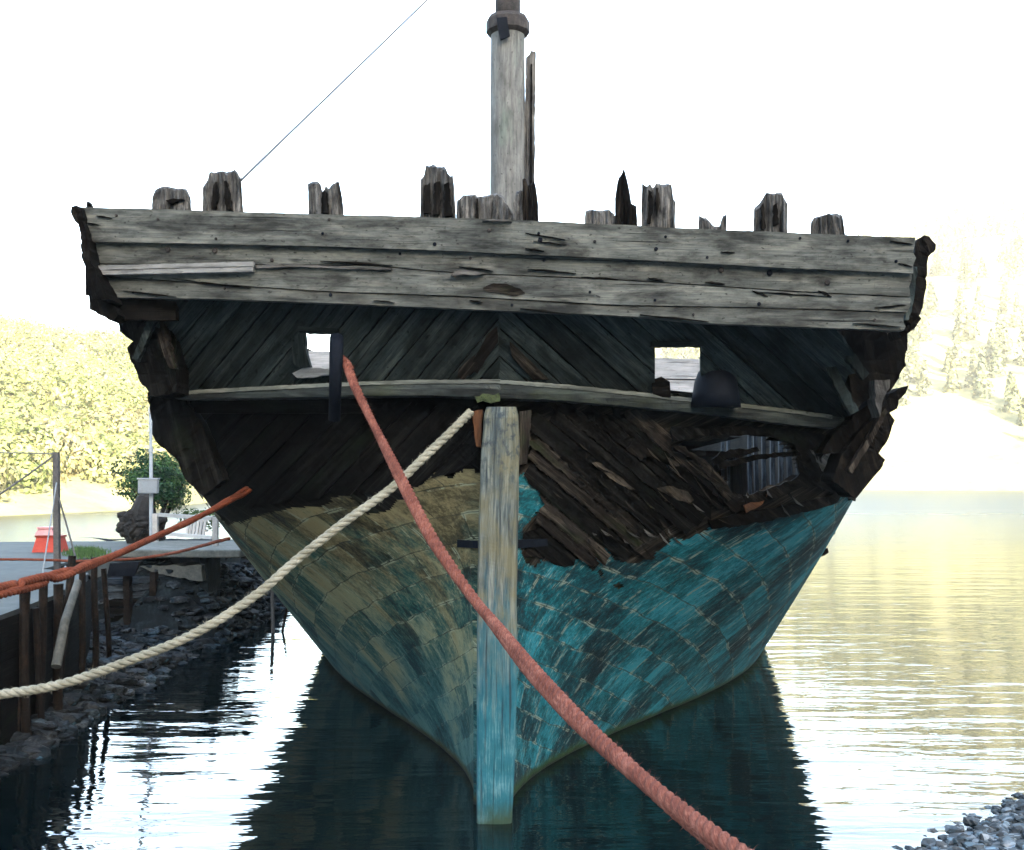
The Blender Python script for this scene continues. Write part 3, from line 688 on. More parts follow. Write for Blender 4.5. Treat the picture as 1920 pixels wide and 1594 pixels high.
for (x0, y0, x1, y1, wd) in ((985, 437, 1060, 449, 2.5), (1000, 452, 1062, 459, 3), (985, 466, 1020, 470, 3), (1352, 472, 1378, 474, 2.5), (600, 489, 735, 497, 4), (860, 500, 925, 508, 4), (990, 504, 1080, 512, 3.5), (1090, 519, 1160, 524, 4), (1215, 521, 1245, 526, 5), (1322, 529, 1360, 533, 5), (700, 563, 740, 567, 3), (880, 563, 905, 567, 4), (975, 578, 1060, 588, 4), (1420, 548, 1555, 556, 3), (1600, 606, 1690, 613, 3), (1410, 545, 1440, 556, 6), (1535, 545, 1560, 556, 5), (180, 404, 210, 409, 3), (160, 418, 185, 421, 3), (1670, 452, 1712, 458, 3), (1685, 494, 1712, 500, 3.5), (1640, 577, 1700, 572, 5), (1200, 590, 1330, 603, 3), (230, 545, 330, 556, 3), (320, 522, 470, 540, 2)):
    n = 6; up = []; dn = []
    for i in range(n + 1):
        t = i / n; h = wd * .5 * math.sin(math.pi * min(.97, max(.03, t))) * random.uniform(.6, 1.2); x = x0 + (x1 - x0) * t; y = y0 + (y1 - y0) * t + random.uniform(-.6, .6); up.append((x, y - h)); dn.append((x, y + h))
    plate('crack', up + dn[::-1], surf_T(-.062 if y1 < lf(S_1)(x1) else -.022), .02, CHAR, ship, jit=.4, amp=0)
plate('stain', [(905, 540), (925, 531), (950, 532), (975, 541), (985, 550), (960, 555), (930, 549), (912, 547)], surf_T(-.02), .012, BROWN, ship, jit=2, amp=0)
# frame heads that stick up above the transom
HEADS = [
 ([(285, 392), (285, 372), (290, 356), (300, 351), (312, 349), (330, 353), (350, 354), (357, 370), (359, 394)], HEADW),
 ([(381, 395), (380, 352), (389, 337), (393, 321), (402, 324), (418, 320), (425, 323), (440, 319), (446, 324), (452, 336), (457, 396)], HEADW),
 ([(580, 402), (577, 345), (586, 340), (597, 340), (601, 345), (604, 360), (609, 354), (612, 341), (615, 357), (622, 345), (638, 341), (638, 352), (642, 372), (645, 404)], HEADW),
 ([(788, 410), (789, 336), (795, 330), (797, 309), (806, 312), (812, 307), (820, 313), (835, 314), (841, 328), (846, 331), (850, 323), (852, 350), (855, 412)], HEADW),
 ([(856, 415), (857, 378), (868, 366), (892, 365), (893, 370), (930, 363), (942, 367), (962, 402), (961, 416)], HEADW),
 ([(962, 416), (963, 380), (969, 358), (979, 357), (980, 416)], HEADW),
 ([(980, 416), (980, 336), (986, 335), (990, 350), (1003, 338), (1005, 352), (1008, 380), (1010, 416)], CHAR),
 ([(1097, 424), (1097, 396), (1105, 393), (1122, 395), (1140, 393), (1152, 401), (1152, 426)], HEADW),
 ([(1153, 427), (1154, 370), (1158, 335), (1165, 328), (1170, 313), (1175, 335), (1180, 356), (1184, 382), (1193, 386), (1195, 428)], CHAR),
 ([(1203, 429), (1204, 345), (1212, 350), (1220, 347), (1224, 354), (1230, 344), (1244, 346), (1252, 344), (1258, 349), (1260, 346), (1260, 370), (1266, 378), (1266, 431)], HEADW),
 ([(1310, 432), (1310, 404), (1318, 408), (1327, 411), (1338, 424), (1350, 424), (1354, 406), (1362, 402), (1362, 434)], HEADW),
 ([(1413, 436), (1414, 390), (1424, 381), (1430, 372), (1436, 361), (1450, 363), (1466, 361), (1470, 370), (1476, 382), (1476, 438)], HEADW),
 ([(1520, 442), (1521, 416), (1526, 408), (1545, 403), (1570, 400), (1580, 406), (1586, 444)], HEADW),
 ([(160, 390), (163, 377), (172, 381), (180, 390)], CHAR)]
def frame_head(poly, mat):
    xs = [p[0] for p in poly]; x0, x1 = min(xs), max(xs); base = max(p[1] for p in poly) + 14; seed = random.uniform(0, 99)
    tops = sorted([(p[0], p[1]) for p in poly[1:-1]]); n = max(8, int((x1 - x0) / 3.2)); nd = 6; dep = .26 if x1 - x0 > 45 else .16
    V = []; UV = []; Fc = []; nzr = 8
    def topy(x): return float(np.interp(x, [a for a, b in tops], [b for a, b in tops]))
    def xat(u, f):   # outline leans: interpolate the side edges by height fraction
        l = poly[0][0] + (poly[1][0] - poly[0][0]) * f; r = poly[-1][0] + (poly[-2][0] - poly[-1][0]) * f; return l + (r - l) * u
    grid = {}
    def add(p, uv): V.append(p); UV.append(uv); return len(V) - 1
    for j in range(nd + 1):
        for i in range(n + 1):
            u = i / n; x = xat(u, 1); ty = topy(x) + (0 if j == nd // 2 else 3.0 * nz((x * .2, j * 2.1 + seed, 0)) * abs(j - nd / 2)) + abs(j - nd / 2) * (1.0 + .5 * nz((x * .1, seed, 1)))
            ty = min(ty, base - 10)
            for k in range(nzr + 1):
                f = k / nzr; py = base + (ty - base) * f; edge = i in (0, n) or j in (0, nd) or k == nzr
                if not edge: continue
                gv = .03 * nz((u * 6 + seed, j * 1.5, f * 1.2)) + .03 * nz((u * 15, j, f * .7 + seed)) + .012 * nz((u * 30, j, f * 4 + seed))
                dd = 8.06 + dep * (j / nd) - .06 * ((x - 960) / F * 8) + (gv if j == 0 else 0)
                p = at(xat(u, f), py, dd); p.x += (.008 * nz((j * 1.7, f * 3, seed)) if i in (0, n) else 0)
                grid[(i, j, k)] = add(p, (f * (base - ty) * .004 + seed, u * (x1 - x0) * .004 + j * .04 + seed))
    q = lambda a, b, c, d: Fc.append((grid[a], grid[b], grid[c], grid[d]))
    for i in range(n):
        for k in range(nzr):
            q((i, 0, k), (i + 1, 0, k), (i + 1, 0, k + 1), (i, 0, k + 1)); q((i + 1, nd, k), (i, nd, k), (i, nd, k + 1), (i + 1, nd, k + 1))
        for j in range(nd): q((i, j, nzr), (i + 1, j, nzr), (i + 1, j + 1, nzr), (i, j + 1, nzr))
    for j in range(nd):
        for k in range(nzr):
            q((0, j + 1, k), (0, j, k), (0, j, k + 1), (0, j + 1, k + 1)); q((n, j, k), (n, j + 1, k), (n, j + 1, k + 1), (n, j, k + 1))
    mesh('frame_head', V, Fc, mat, ship, UV)
for poly, mt in HEADS: frame_head(poly, mt)

for P in ([(400, 348), (405, 340), (409, 362), (404, 392), (396, 392), (397, 368)], [(420, 340), (424, 338), (430, 366), (434, 392), (424, 392), (421, 366)], [(603, 362), (609, 357), (614, 362), (616, 400), (602, 400)], [(796, 346), (806, 342), (808, 400), (794, 400)], [(814, 344), (826, 340), (824, 402), (812, 402)], [(832, 346), (842, 342), (848, 404), (832, 404)], [(1216, 356), (1222, 360), (1225, 385), (1220, 418), (1213, 418), (1216, 390)], [(1230, 352), (1235, 352), (1238, 380), (1231, 405)], [(1427, 388), (1431, 380), (1434, 400), (1436, 428), (1428, 430)], [(1450, 385), (1458, 380), (1460, 420), (1450, 424)], [(310, 376), (325, 372), (345, 374), (330, 378), (322, 382)], [(893, 372), (896, 372), (897, 412), (891, 412)]):
    plate('split', P, lambda x, y: at(x, y, 8.028 - .06 * ((x - 960) / F * 8)), .05, CHAR, ship, ang=math.pi / 2, jit=1.6, cut=12, amp=.006, seg=5)
# wale
WC = [(290, 737), (308, 741), (480, 735), (640, 730), (800, 727), (935, 727), (1050, 735), (1180, 748), (1330, 764), (1480, 782), (1560, 792), (1640, 805)]
wy = lf(WC)
def d_wale(px):
    b = abs(px - 938) / F * 9; q = min(.93, max(0, (b - .12) / HB['B1'])); return 8.742 + min(1.25, HB['L1'] * (-math.log(1 - q)) ** .96) - .12
def surf_wale(px, py):
    t = (py - wy(px) + 15) / 30; return at(px, py, d_wale(px) - .20 + .13 * max(0, (.45 - t)) + .04 * max(0, t - .6))
WL = [(938, 712), (860, 713), (800, 713), (720, 715), (640, 718), (480, 726), (350, 733), (322, 736), (306, 741), (330, 748), (480, 746), (640, 743), (800, 741), (938, 746)]
WR = [(935, 713), (1050, 721), (1180, 734), (1330, 751), (1480, 768), (1560, 779), (1600, 788), (1618, 796), (1600, 803), (1560, 802), (1480, 796), (1330, 776), (1180, 762), (1050, 750), (935, 746)]
for P in (WL, WR): plate('wale', P, surf_wale, .28, WALEW, ship, ang=.05, cut=9, jit=.9, amp=.006)
for P in (WL, WR):
    hi_ = [p for p in P if p[1] < wy(p[0]) + 1 and 330 < p[0] < 1600]; hi_ = sorted(hi_)
    plate('wale_edge', [(x, y - .6) for x, y in hi_] + [(x, y + 6.5 + 1.5 * nz((x * .05, 0, 0))) for x, y in hi_[::-1]], lambda a, b: surf_wale(a, b) + Vector((0, -.015, 0)), .03, WALETOP, ship, ang=.05, cut=14, jit=.7, amp=.003)
plate('counter_backing', [(290, 716), (938, 700), (1640, 770), (1640, 830), (1480, 815), (1180, 790), (938, 775), (640, 775), (300, 775)], lambda x, y: at(x, y, d_wale(x) + .16), .05, BLACKW, ship, jit=0, cut=20)
plate('transom_backing', [(172, 535), (330, 552), (330, 600), (232, 600), (205, 585)], lambda x, y: at(x, y, 8.45), .08, CHAR, ship, jit=1)
plate('moss', [(890, 744), (905, 738), (925, 741), (936, 736), (938, 752), (920, 756), (905, 751), (895, 755)], lambda x, y: at(x, y, 8.36), .04, MOSS, ship, cut=6, jit=3, amp=.02)

# counter: diagonal boards between wale and transom, with two port openings
def surf_panel(off):
    def f(px, py):
        a = wy(px); b = lf(BOT)(px); t = max(-.3, min(1.1, (a - py) / (a - b))); d0 = d_wale(px); d1 = 8.22 + .05 * ((px - 938) / 600) ** 2 - .07 * (px - 938) / F * 8
        return at(px, py, d0 + (d1 - d0) * t + off)
    return f
def clip(P, nx, ny, c):   # keep nx*x+ny*y <= c
    out = []
    for i in range(len(P)):
        a, b = P[i], P[(i + 1) % len(P)]; da, db = nx * a[0] + ny * a[1] - c, nx * b[0] + ny * b[1] - c
        if da <= 0: out.append(a)
        if (da < 0) != (db < 0) and da != db: t = da / (da - db); out.append((a[0] + (b[0] - a[0]) * t, a[1] + (b[1] - a[1]) * t))
    return out
def strips(poly, ang, width, gap, surf, thick, mats, name, holes=(), skip=0, rag=0, offj=.012, jit=.8, cut=24, wv=.15):
    """poly cut into parallel boards that run along ang (image angle)"""
    nx, ny = -math.sin(ang), math.cos(ang); pr = [nx * x + ny * y for x, y in poly]; c = min(pr) - random.uniform(0, width * .5); n = 0
    while c < max(pr):
        w_ = width * random.uniform(1 - wv, 1 + wv); P = clip(clip(poly, nx, ny, c + w_ - gap), -nx, -ny, -c); c += w_
        if len(P) < 3 or random.random() < skip: continue
        A = abs(sum(P[i][0] * P[(i + 1) % len(P)][1] - P[(i + 1) % len(P)][0] * P[i][1] for i in range(len(P)))) / 2
        if A < 90: continue
        if rag:
            tx, ty = math.cos(ang), math.sin(ang); tt = [tx * x + ty * y for x, y in P]; t0, t1 = min(tt), max(tt)
            a0, a1 = random.uniform(0, rag), random.uniform(0, rag); lo = t0 + a0 * (t1 - t0); hi = t1 - a1 * (t1 - t0)
            P = clip(clip(P, tx, ty, hi), -tx, -ty, -lo)
            # splintered ends
            Q = []
            for p in P:
                t = tx * p[0] + ty * p[1]
                k = random.uniform(0, 26) if (hi - t < 3) else (-random.uniform(0, 26) if t - lo < 3 else 0)
                Q.append((p[0] - tx * k, p[1] - ty * k))
            P = Q
            if len(P) < 3: continue
        o_ = random.uniform(-offj, offj); s0 = surf(o_)
        plate(name, P, s0, thick, random.choice(mats), ship, ang=ang, holes=holes, jit=jit, cut=cut, amp=.006); n += 1
bt = lf(BOT)
PANEL_L = [(937, bt(937) - 6), (800, bt(800) - 6), (600, bt(600) - 6), (420, bt(420) - 6), (290, bt(290) - 4), (262, 620), (268, 680), (300, 735), (480, 736), (640, 731), (800, 728), (937, 728)]
PANEL_R = [(935, bt(935) - 6), (1200, bt(1200) - 6), (1330, bt(1330) - 6), (1500, bt(1500) - 8), (1560, bt(1560) - 8), (1626, 700), (1600, 792), (1480, 782), (1330, 764), (1180, 748), (935, 728)]
PORTS = [(572, 622, 628, 702), (1228, 648, 1314, 738)]
strips(PANEL_L, -R(50), 42, 3.0, surf_panel, .05, [DARKW], 'counter_board', PORTS, offj=.010)
strips(PANEL_R, R(42), 44, 3.0, surf_panel, .05, [DARKW], 'counter_board', PORTS, skip=.0, offj=.012)
plate('counter_backing', PANEL_L, surf_panel(.075), .04, CHAR, ship, holes=[PORTS[0]], jit=0, cut=30)
plate('counter_backing', [p if p[0] < 1490 else (1490, p[1]) for p in PANEL_R], surf_panel(.075), .04, CHAR, ship, holes=[PORTS[1]], jit=0, cut=30)
sp = surf_panel(-.05)
plate('port_jamb', [(546, 632), (570, 622), (574, 660), (582, 688), (560, 690), (549, 680)], sp, .10, DARKW, ship, ang=1.4)
plate('port_sill', [(548, 700), (575, 688), (616, 692), (618, 703), (585, 708), (556, 708)], surf_panel(-.04), .25, PALE, ship, jit=1.5)
plate('port_frame', [(558, 612), (634, 616), (633, 625), (560, 622)], sp, .12, DARKW, ship)
plate('port_frame', [(1222, 640), (1320, 640), (1318, 649), (1222, 649)], sp, .1, DARKW, ship)
for P in ([(1040, 752), (1062, 754), (1110, 826), (1098, 830)], [(880, 690), (915, 625), (932, 612), (934, 640), (915, 668), (895, 700)], [(955, 640), (968, 650), (1030, 712), (1000, 712), (960, 668)], [(860, 690), (890, 665), (896, 690), (870, 712), (858, 708)]):
    plate('worn_board', P, surf_panel(-.035), .04, BROWN, ship, ang=-.9 if P[0][0] < 934 else .8)
# pipe hanging beside the left port
V = []; Fc = []
tube(V, Fc, [at(631, 632, 8.12), at(631, 650, 8.08), at(629, 712, 8.1), at(627, 788, 8.2)], [.05, .052, .047, .044], 14)
mesh('drain_pipe', V, Fc, DARKIRON, ship, smooth=True)
# bollard seen in the right port
V = []; Fc = []
c0 = at(1342, 745, 8.75); prof = [(.20, -.08), (.185, .03), (.17, .12), (.14, .2), (.085, .26), (.072, .31), (.10, .36), (.105, .42), (.07, .47)]
tube(V, Fc, [c0 + Vector((0, 0, z)) for r, z in prof], [r for r, z in prof], 20)
mesh('bollard', V, Fc, DARKIRON, ship, smooth=True)
plate('broken_knee', [(1222, 712), (1240, 706), (1256, 716), (1258, 745), (1225, 745)], lambda x, y: at(x, y, 8.7), .15, CHAR, ship)

# rotten diagonal planking below the wale
LOW_R = [(985, 762), (1080, 756), (1200, 768), (1262, 815), (1258, 842), (1345, 895), (1385, 945), (1320, 990), (1245, 1022), (1215, 1048), (1120, 1064), (1060, 1064), (980, 1044), (980, 985), (1022, 946), (982, 890)]
strips(LOW_R, R(40), 30, 2.5, lambda o: surf_hull(.05 - o), .04, [BROWN, BROWN, BLACKW], 'hull_plank', rag=.06, offj=.03, jit=2.2, cut=18, wv=.35)
strips([(1000, 790), (1120, 770), (1250, 850), (1330, 930), (1250, 1000), (1080, 900)], R(41), 26, 6, lambda o: surf_hull(.09 - o), .03, [BROWN, CHAR], 'torn_plank', rag=.5, skip=.35, offj=.02, jit=3, cut=16, wv=.5)
LOW_L = [(900, 752), (640, 752), (330, 756), (300, 800), (420, 960), (640, 930), (760, 920), (895, 872)]
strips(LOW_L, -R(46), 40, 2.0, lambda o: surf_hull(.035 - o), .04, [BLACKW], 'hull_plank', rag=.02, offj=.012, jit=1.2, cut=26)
for P, mt in (([(1312, 868), (1330, 872), (1392, 955), (1376, 962), (1345, 915)], BROWN), ([(1275, 835), (1300, 850), (1318, 862), (1310, 868), (1280, 850), (1262, 838)], BROWN),
          ([(1335, 862), (1352, 846), (1420, 838), (1425, 846), (1362, 862), (1340, 872)], CHAR), ([(1395, 930), (1440, 918), (1500, 895), (1505, 905), (1460, 935), (1400, 945)], BROWN),
          ([(1395, 948), (1420, 928), (1442, 925), (1430, 945), (1400, 962)], ORANGEW), ([(1232, 916), (1262, 912), (1290, 922), (1302, 938), (1292, 944), (1270, 938)], TAN),
          ([(1540, 860), (1560, 838), (1582, 832), (1588, 850), (1560, 878), (1546, 878)], GREY_END), ([(1518, 842), (1524, 845), (1560, 892), (1552, 896)], GREY_END),
          ([(1330, 975), (1400, 962), (1500, 942), (1590, 920), (1600, 935), (1520, 958), (1400, 985), (1335, 992)], CHAR), ([(1500, 850), (1516, 848), (1530, 880), (1580, 905), (1570, 925), (1530, 910), (1512, 890)], CHAR),
          ([(1478, 828), (1500, 838), (1530, 850), (1545, 905), (1515, 915), (1478, 910), (1500, 888), (1492, 860), (1500, 850)], CHAR), ([(1296, 852), (1322, 862), (1352, 892), (1378, 930), (1366, 940), (1335, 905), (1318, 878)], BROWN), ([(1345, 868), (1420, 852), (1486, 848), (1488, 856), (1420, 862), (1350, 880)], CHAR), ([(1430, 800), (1540, 812), (1560, 835), (1520, 845), (1500, 838), (1440, 815), (1330, 818), (1262, 828), (1258, 800)], BLACKW), ([(1110, 868), (1122, 866), (1162, 893), (1192, 918), (1180, 918), (1150, 900)], TAN)):
    plate('torn_plank', P, surf_hull(.10), .05, mt, ship, ang=.7, jit=2.5, cut=12, amp=.012)
for _ in range(52):   # splinters all over the rotten planking
    x = random.uniform(990, 1520); y = random.uniform(780, 1030); a = R(40) + random.gauss(0, .18); l = random.uniform(16, 62); ww = random.uniform(1.2, 3.6)
    if not inpoly(x, y, LOW_R) or inpoly(x, y, HOLE): continue
    c_, s_ = math.cos(a), math.sin(a)
    plate('splinter', [(x, y), (x + c_ * l * .5 - s_ * ww, y + s_ * l * .5 + c_ * ww), (x + c_ * l, y + s_ * l), (x + c_ * l * .5, y + s_ * l * .5)], surf_hull(random.uniform(.09, .16)), .02, random.choice([BROWN, TAN, CHAR, BROWN]), ship, ang=a, jit=.8, cut=12)
for _ in range(46):   # splinters along the torn edge
    x = random.uniform(1100, 1590); y = float(np.interp(x, [1100, 1240, 1330, 1440, 1600], [1045, 1010, 975, 950, 905])) + random.uniform(-60, 4); a = random.uniform(.3, 1.2); l = random.uniform(10, 34); ww = random.uniform(2, 5)
    c_, s_ = math.cos(a), math.sin(a)
    plate('splinter', [(x, y), (x + c_ * l * .5 - s_ * ww, y + s_ * l * .5 + c_ * ww), (x + c_ * l, y + s_ * l), (x + c_ * l * .5, y + s_ * l * .5)], surf_hull(random.uniform(.06, .14)), .02, random.choice([BROWN, GREY_END, CHAR]), ship, ang=a, jit=.6, cut=12)
# frames inside, seen through the hole
for s in np.arange(2.2, 13, .72):
    s = s + random.uniform(-.16, .16)
    if random.random() < .22: continue
    V = []; Fc = []; UV = []; wd = random.uniform(.09, .15); ln = random.uniform(-.12, .16)
    for k in range(13):
        z = 1.7 + 2.3 * k / 12
        for (ds, ins) in ((0, .2), (wd, .2), (wd, .27), (0, .27)):
            s_ = s + ds + ln * (z - 2); xl = min(half(s_, 2.95) - ins, half(s_, min(z, 3.2)) - ins * .8 - .1); V.append(Vector((OX + s_ * SY + xl * CY, OY + s_ * CY - xl * SY, z))); UV.append((z, ds + ins + s))
    for k in range(12):
        for j in range(4): a = k * 4 + j; b = k * 4 + (j + 1) % 4; Fc.append((a, b, b + 4, a + 4))
    mesh('frame', V, Fc, RIBW, ship, UV)

# ragged plank ends on both quarters
RAG = [
 ([(1716, 454), (1722, 448), (1728, 445), (1733, 441), (1742, 443), (1741, 449), (1748, 450), (1755, 458), (1754, 468), (1741, 481), (1738, 510), (1737, 540), (1731, 575), (1722, 593), (1710, 606), (1698, 604), (1706, 565), (1712, 520), (1712, 480)], 8.15, .35, CHAR),
 ([(1712, 500), (1720, 500), (1714, 560), (1704, 600), (1696, 600), (1703, 560)], 8.05, .2, DARKW),
 ([(1694, 604), (1722, 590), (1727, 597), (1714, 617), (1692, 632), (1684, 618)], 8.3, .25, CHAR),
 ([(1560, 612), (1640, 606), (1706, 604), (1692, 632), (1694, 645), (1702, 655), (1697, 672), (1700, 685), (1686, 702), (1681, 716), (1667, 735), (1640, 742), (1600, 765), (1590, 690)], 8.75, .3, CHAR),
 ([(1640, 712), (1667, 712), (1668, 728), (1656, 750), (1650, 782), (1643, 760)], 8.6, .2, GREY_END),
 ([(1652, 770), (1668, 738), (1682, 730), (1703, 723), (1698, 738), (1686, 750), (1682, 766), (1668, 774), (1678, 788), (1670, 812), (1660, 832), (1648, 850), (1660, 862), (1655, 874), (1640, 872), (1636, 884), (1620, 877), (1614, 884), (1622, 893), (1610, 905), (1603, 918), (1606, 934), (1596, 930), (1580, 915), (1560, 900), (1580, 850), (1610, 810)], 9.0, .35, CHAR),
 ([(1590, 880), (1615, 840), (1640, 800), (1660, 765), (1664, 772), (1645, 812), (1622, 850), (1598, 888)], 8.9, .08, BROWN),
 ([(1545, 615), (1572, 620), (1630, 700), (1620, 712), (1600, 690)], 8.5, .06, DARKW),
 ([(1520, 640), (1545, 640), (1610, 770), (1596, 778)], 8.62, .06, DARKW),
 ([(1590, 790), (1640, 745), (1652, 775), (1612, 812), (1580, 850), (1540, 850), (1560, 815)], 9.1, .2, CHAR),
 ([(133, 398), (135, 388), (143, 385), (152, 389), (156, 420), (164, 455), (172, 495), (182, 514), (204, 560), (190, 562), (170, 540), (163, 510), (152, 480), (151, 440), (146, 420), (138, 410)], 8.12, .3, CHAR),
 ([(164, 520), (182, 530), (216, 578), (222, 590), (209, 602), (190, 592), (168, 580)], 8.3, .2, CHAR),
 ([(180, 540), (240, 562), (300, 563), (330, 640), (330, 735), (300, 742), (283, 742), (277, 733), (262, 715), (252, 690), (246, 678), (238, 652), (249, 648), (249, 640), (240, 634), (225, 622), (222, 606), (215, 590)], 8.75, .35, BLACKW),
 ([(290, 572), (306, 568), (258, 678), (248, 672)], 8.6, .06, DARKW),
 ([(300, 600), (312, 615), (330, 690), (318, 690), (296, 640)], 8.6, .06, BROWN),
 ([(276, 735), (345, 742), (380, 800), (420, 900), (380, 930), (350, 903), (330, 860), (318, 850), (298, 834), (284, 814), (300, 824), (304, 815), (285, 790), (280, 765)], 9.4, .2, BLACKW)]
for P, d, th, mt in RAG: plate('broken_plank_end', P, (lambda dd: (lambda x, y: at(x, y, dd)))(d), th, mt, ship, ang=1.3, jit=1.6, cut=20, amp=.012, seg=6)
for P in ([(1540, 1032), (1552, 1028), (1554, 1036), (1546, 1042), (1536, 1044)], [(1560, 998), (1567, 996), (1566, 1002), (1559, 1003)], [(1592, 935), (1606, 928), (1604, 940), (1598, 936)]):
    plate('debris', P, lambda x, y: at(x, y, 12.6 if y > 980 else 10.5), .06, CHAR, ship, jit=2)

# topsides, deck and deckhouse behind the transom
for side in (-1, 1):
    V = []; Fc = []; UV = []; Sb = np.linspace(.75, 23.6, 60); lv = [3.12, 3.6, 4.1, 4.45]
    for s in Sb:
        for ins in (0, .12):
            for z in lv: V.append(hull_pt(s, 3.2, side, ins) + Vector((0, 0, z - 3.2))); UV.append((s, z + ins * 3))
    n = len(lv)
    for i in range(len(Sb) - 1):
        a = i * 2 * n; b = a + 2 * n
        for j in range(n - 1): Fc += [(a + j, b + j, b + j + 1, a + j + 1), (a + n + j, a + n + j + 1, b + n + j + 1, b + n + j)]
        Fc.append((a + n - 1, b + n - 1, b + 2 * n - 1, a + 2 * n - 1))
    mesh('bulwark', V, Fc, CHAR, ship, UV)
V = []; Fc = []; UV = []; Sd = np.linspace(4.0, 23, 30)
for s in Sd:
    for u in np.linspace(-1, 1, 9):
        p = hull_pt(s, 3.1, 1 if u >= 0 else -1, 1.15 if s < 11 and u > 0 else .1); c = Vector((OX + s * SY, OY + s * CY, 3.1)); V.append(c.lerp(p, abs(u))); UV.append((s, u * 3))
for i in range(len(Sd) - 1):
    for j in range(8): a = i * 9 + j; Fc.append((a, a + 1, a + 10, a + 9))
mesh('deck', V, Fc, CHAR, ship, UV)
dh = None
def axis(s, x, z): return Vector((OX + s * SY + x * CY, OY + s * CY - x * SY, z - HEEL * x))
for k, (z0, z1, mt) in enumerate(((3.78, 4.02, PALE), (3.60, 3.765, PALE), (3.44, 3.585, rough_mat('blue_paint', (.03, .10, .22), (.06, .16, .30), 5)), (3.08, 3.43, DARKW))):
    V = []; Fc = []; UV = []
    for (s, x) in ((4.3, -2.6), (4.3, 2.4), (7.2, 2.4), (7.2, -2.6)):
        for z in (z0, z1): V.append(axis(s + .01 * k, x, z)); UV.append((x + s, z))
    for j in range(4): a = 2 * j; b = 2 * ((j + 1) % 4); Fc.append((a, b, b + 1, a + 1))
    Fc.append((1, 3, 5, 7)); Fc.append((0, 6, 4, 2))
    o = mesh('deckhouse' if dh is None else 'deckhouse_plank', V, Fc, mt, dh or ship, UV); dh = dh or o

# mast
mx, my = at(952, 400, 14).x, 14.0
V = []; Fc = []; UV = []
def mz(py): return at(952, py, 14).z
def ring(V, UV, Fc, cx, spec, sides=24, seed=0):
    n0 = len(V)
    for (z, r) in spec:
        for k in range(sides):
            a = 2 * math.pi * k / sides; rr = r * (1 + .03 * nz((math.cos(a) * 2, math.sin(a) * 2 + seed, z * .4)))
            V.append(Vector((cx + math.cos(a) * rr, my + math.sin(a) * rr, z))); UV.append((z, a / 6.283 * 1.5))
    for i in range(len(spec) - 1):
        for k in range(sides): a = n0 + i * sides + k; b = n0 + i * sides + (k + 1) % sides; Fc.append((a, b, b + sides, a + sides))
    Fc.append([n0 + k for k in range(sides)][::-1]); Fc.append([n0 + (len(spec) - 1) * sides + k for k in range(sides)])
kpx = 14 / F
ring(V, UV, Fc, mx, [(z, np.interp(z, [3.0, mz(400), mz(40)], [.235, .226, .222])) for z in np.linspace(3.05, mz(45), 40)])
mast = mesh('mast', V, Fc, MASTW, ship, UV, smooth=True)
V = []; Fc = []; UV = []
ring(V, UV, Fc, mx, [(mz(68), .235), (mz(62), .285), (mz(42), .285), (mz(34), .25), (mz(33), .2)], 12); mesh('iron_band', V, Fc, IRON, mast)
V = []; Fc = []; UV = []
ring(V, UV, Fc, mx, [(z, .165) for z in np.linspace(mz(40), 11.2, 20)]); mesh('topmast', V, Fc, IRON, mast, UV, smooth=True)
plate('batten_and_gap', [(986, 398), (984, 240), (986, 108), (993, 102), (995, 95), (1005, 97), (1004, 180), (1003, 300), (1000, 398)], lambda x, y: at(x, y, 13.95), .12, GREY_END, mast, ang=math.pi / 2, mpp=.0068, jit=.8)
plate('batten_and_gap', [(992, 398), (995, 120), (998, 120), (998, 398)], lambda x, y: at(x, y, 13.92), .05, CHAR, mast, ang=math.pi / 2, mpp=.0068, jit=.5)  # dark strip painted in for the shaded gap along the mast plank
plate('band_strap', [(931, 33), (950, 31), (956, 66), (938, 74), (935, 62)], lambda x, y: at(x, y, 13.69), .04, DARKIRON, mast, jit=.5)

# ---------------------------------------------------------------- ropes and wire
def rope(name, label, pts, r, mat, double=0, fuzz=300, step=.02, cat='rope'):
    """pts = (px, py, depth)"""
    P = [p if isinstance(p, Vector) else at(*p) for p in pts]; path = smooth_path(P, step); V = []; Fc = []; UV = []
    if double:
        n = len(path)
        for sgn in (-1, 1):
            q = []
            for i, p in enumerate(path):
                t = (path[min(i + 1, n - 1)] - path[max(i - 1, 0)]).normalized(); sd_ = t.cross(Vector((0, 1, 0))).normalized(); k = i / n; L = i * step
                q.append(p + (sd_ * math.cos(L * 1.4) + Vector((0, 1, 0)) * math.sin(L * 1.4)) * sgn * r * double)
            rope_mesh(V, Fc, UV, q, r, fuzz=fuzz // 2, ph0=sgn)
    else: rope_mesh(V, Fc, UV, path, r, fuzz=fuzz)
    o = mesh(name, V, Fc, mat, None, UV, smooth=True, loc=P[0]); tag(o, label, cat); return o
pa = [(648, 676), (655, 697), (668, 730), (690, 775), (720, 835), (745, 885), (775, 945), (810, 1010), (850, 1070), (890, 1125), (935, 1180), (985, 1243), (1040, 1305), (1100, 1367), (1160, 1422), (1220, 1475), (1280, 1525), (1350, 1580), (1450, 1650), (1600, 1740)]
wdt = [17, 17, 17.5, 18, 19, 20, 21, 22, 23, 24, 26, 29, 32, 35, 38, 41, 44, 48, 53, 60]
pa = [(x, y, 8.05 * 17 / w_) for (x, y), w_ in zip(pa, wdt)]; pa[0] = (650, 684, 8.12); pa = [(629, 664, 8.45)] + pa
pa += [Vector((1.15, 1.4, 1.15)), Vector((1.7, .4, .86)), Vector((2.3, -.6, .84))]
rope('mooring_rope', 'thick faded red rope running from the left stern port across the post', pa, .0265, ROPE_RED, double=.42, fuzz=2600, step=.012)
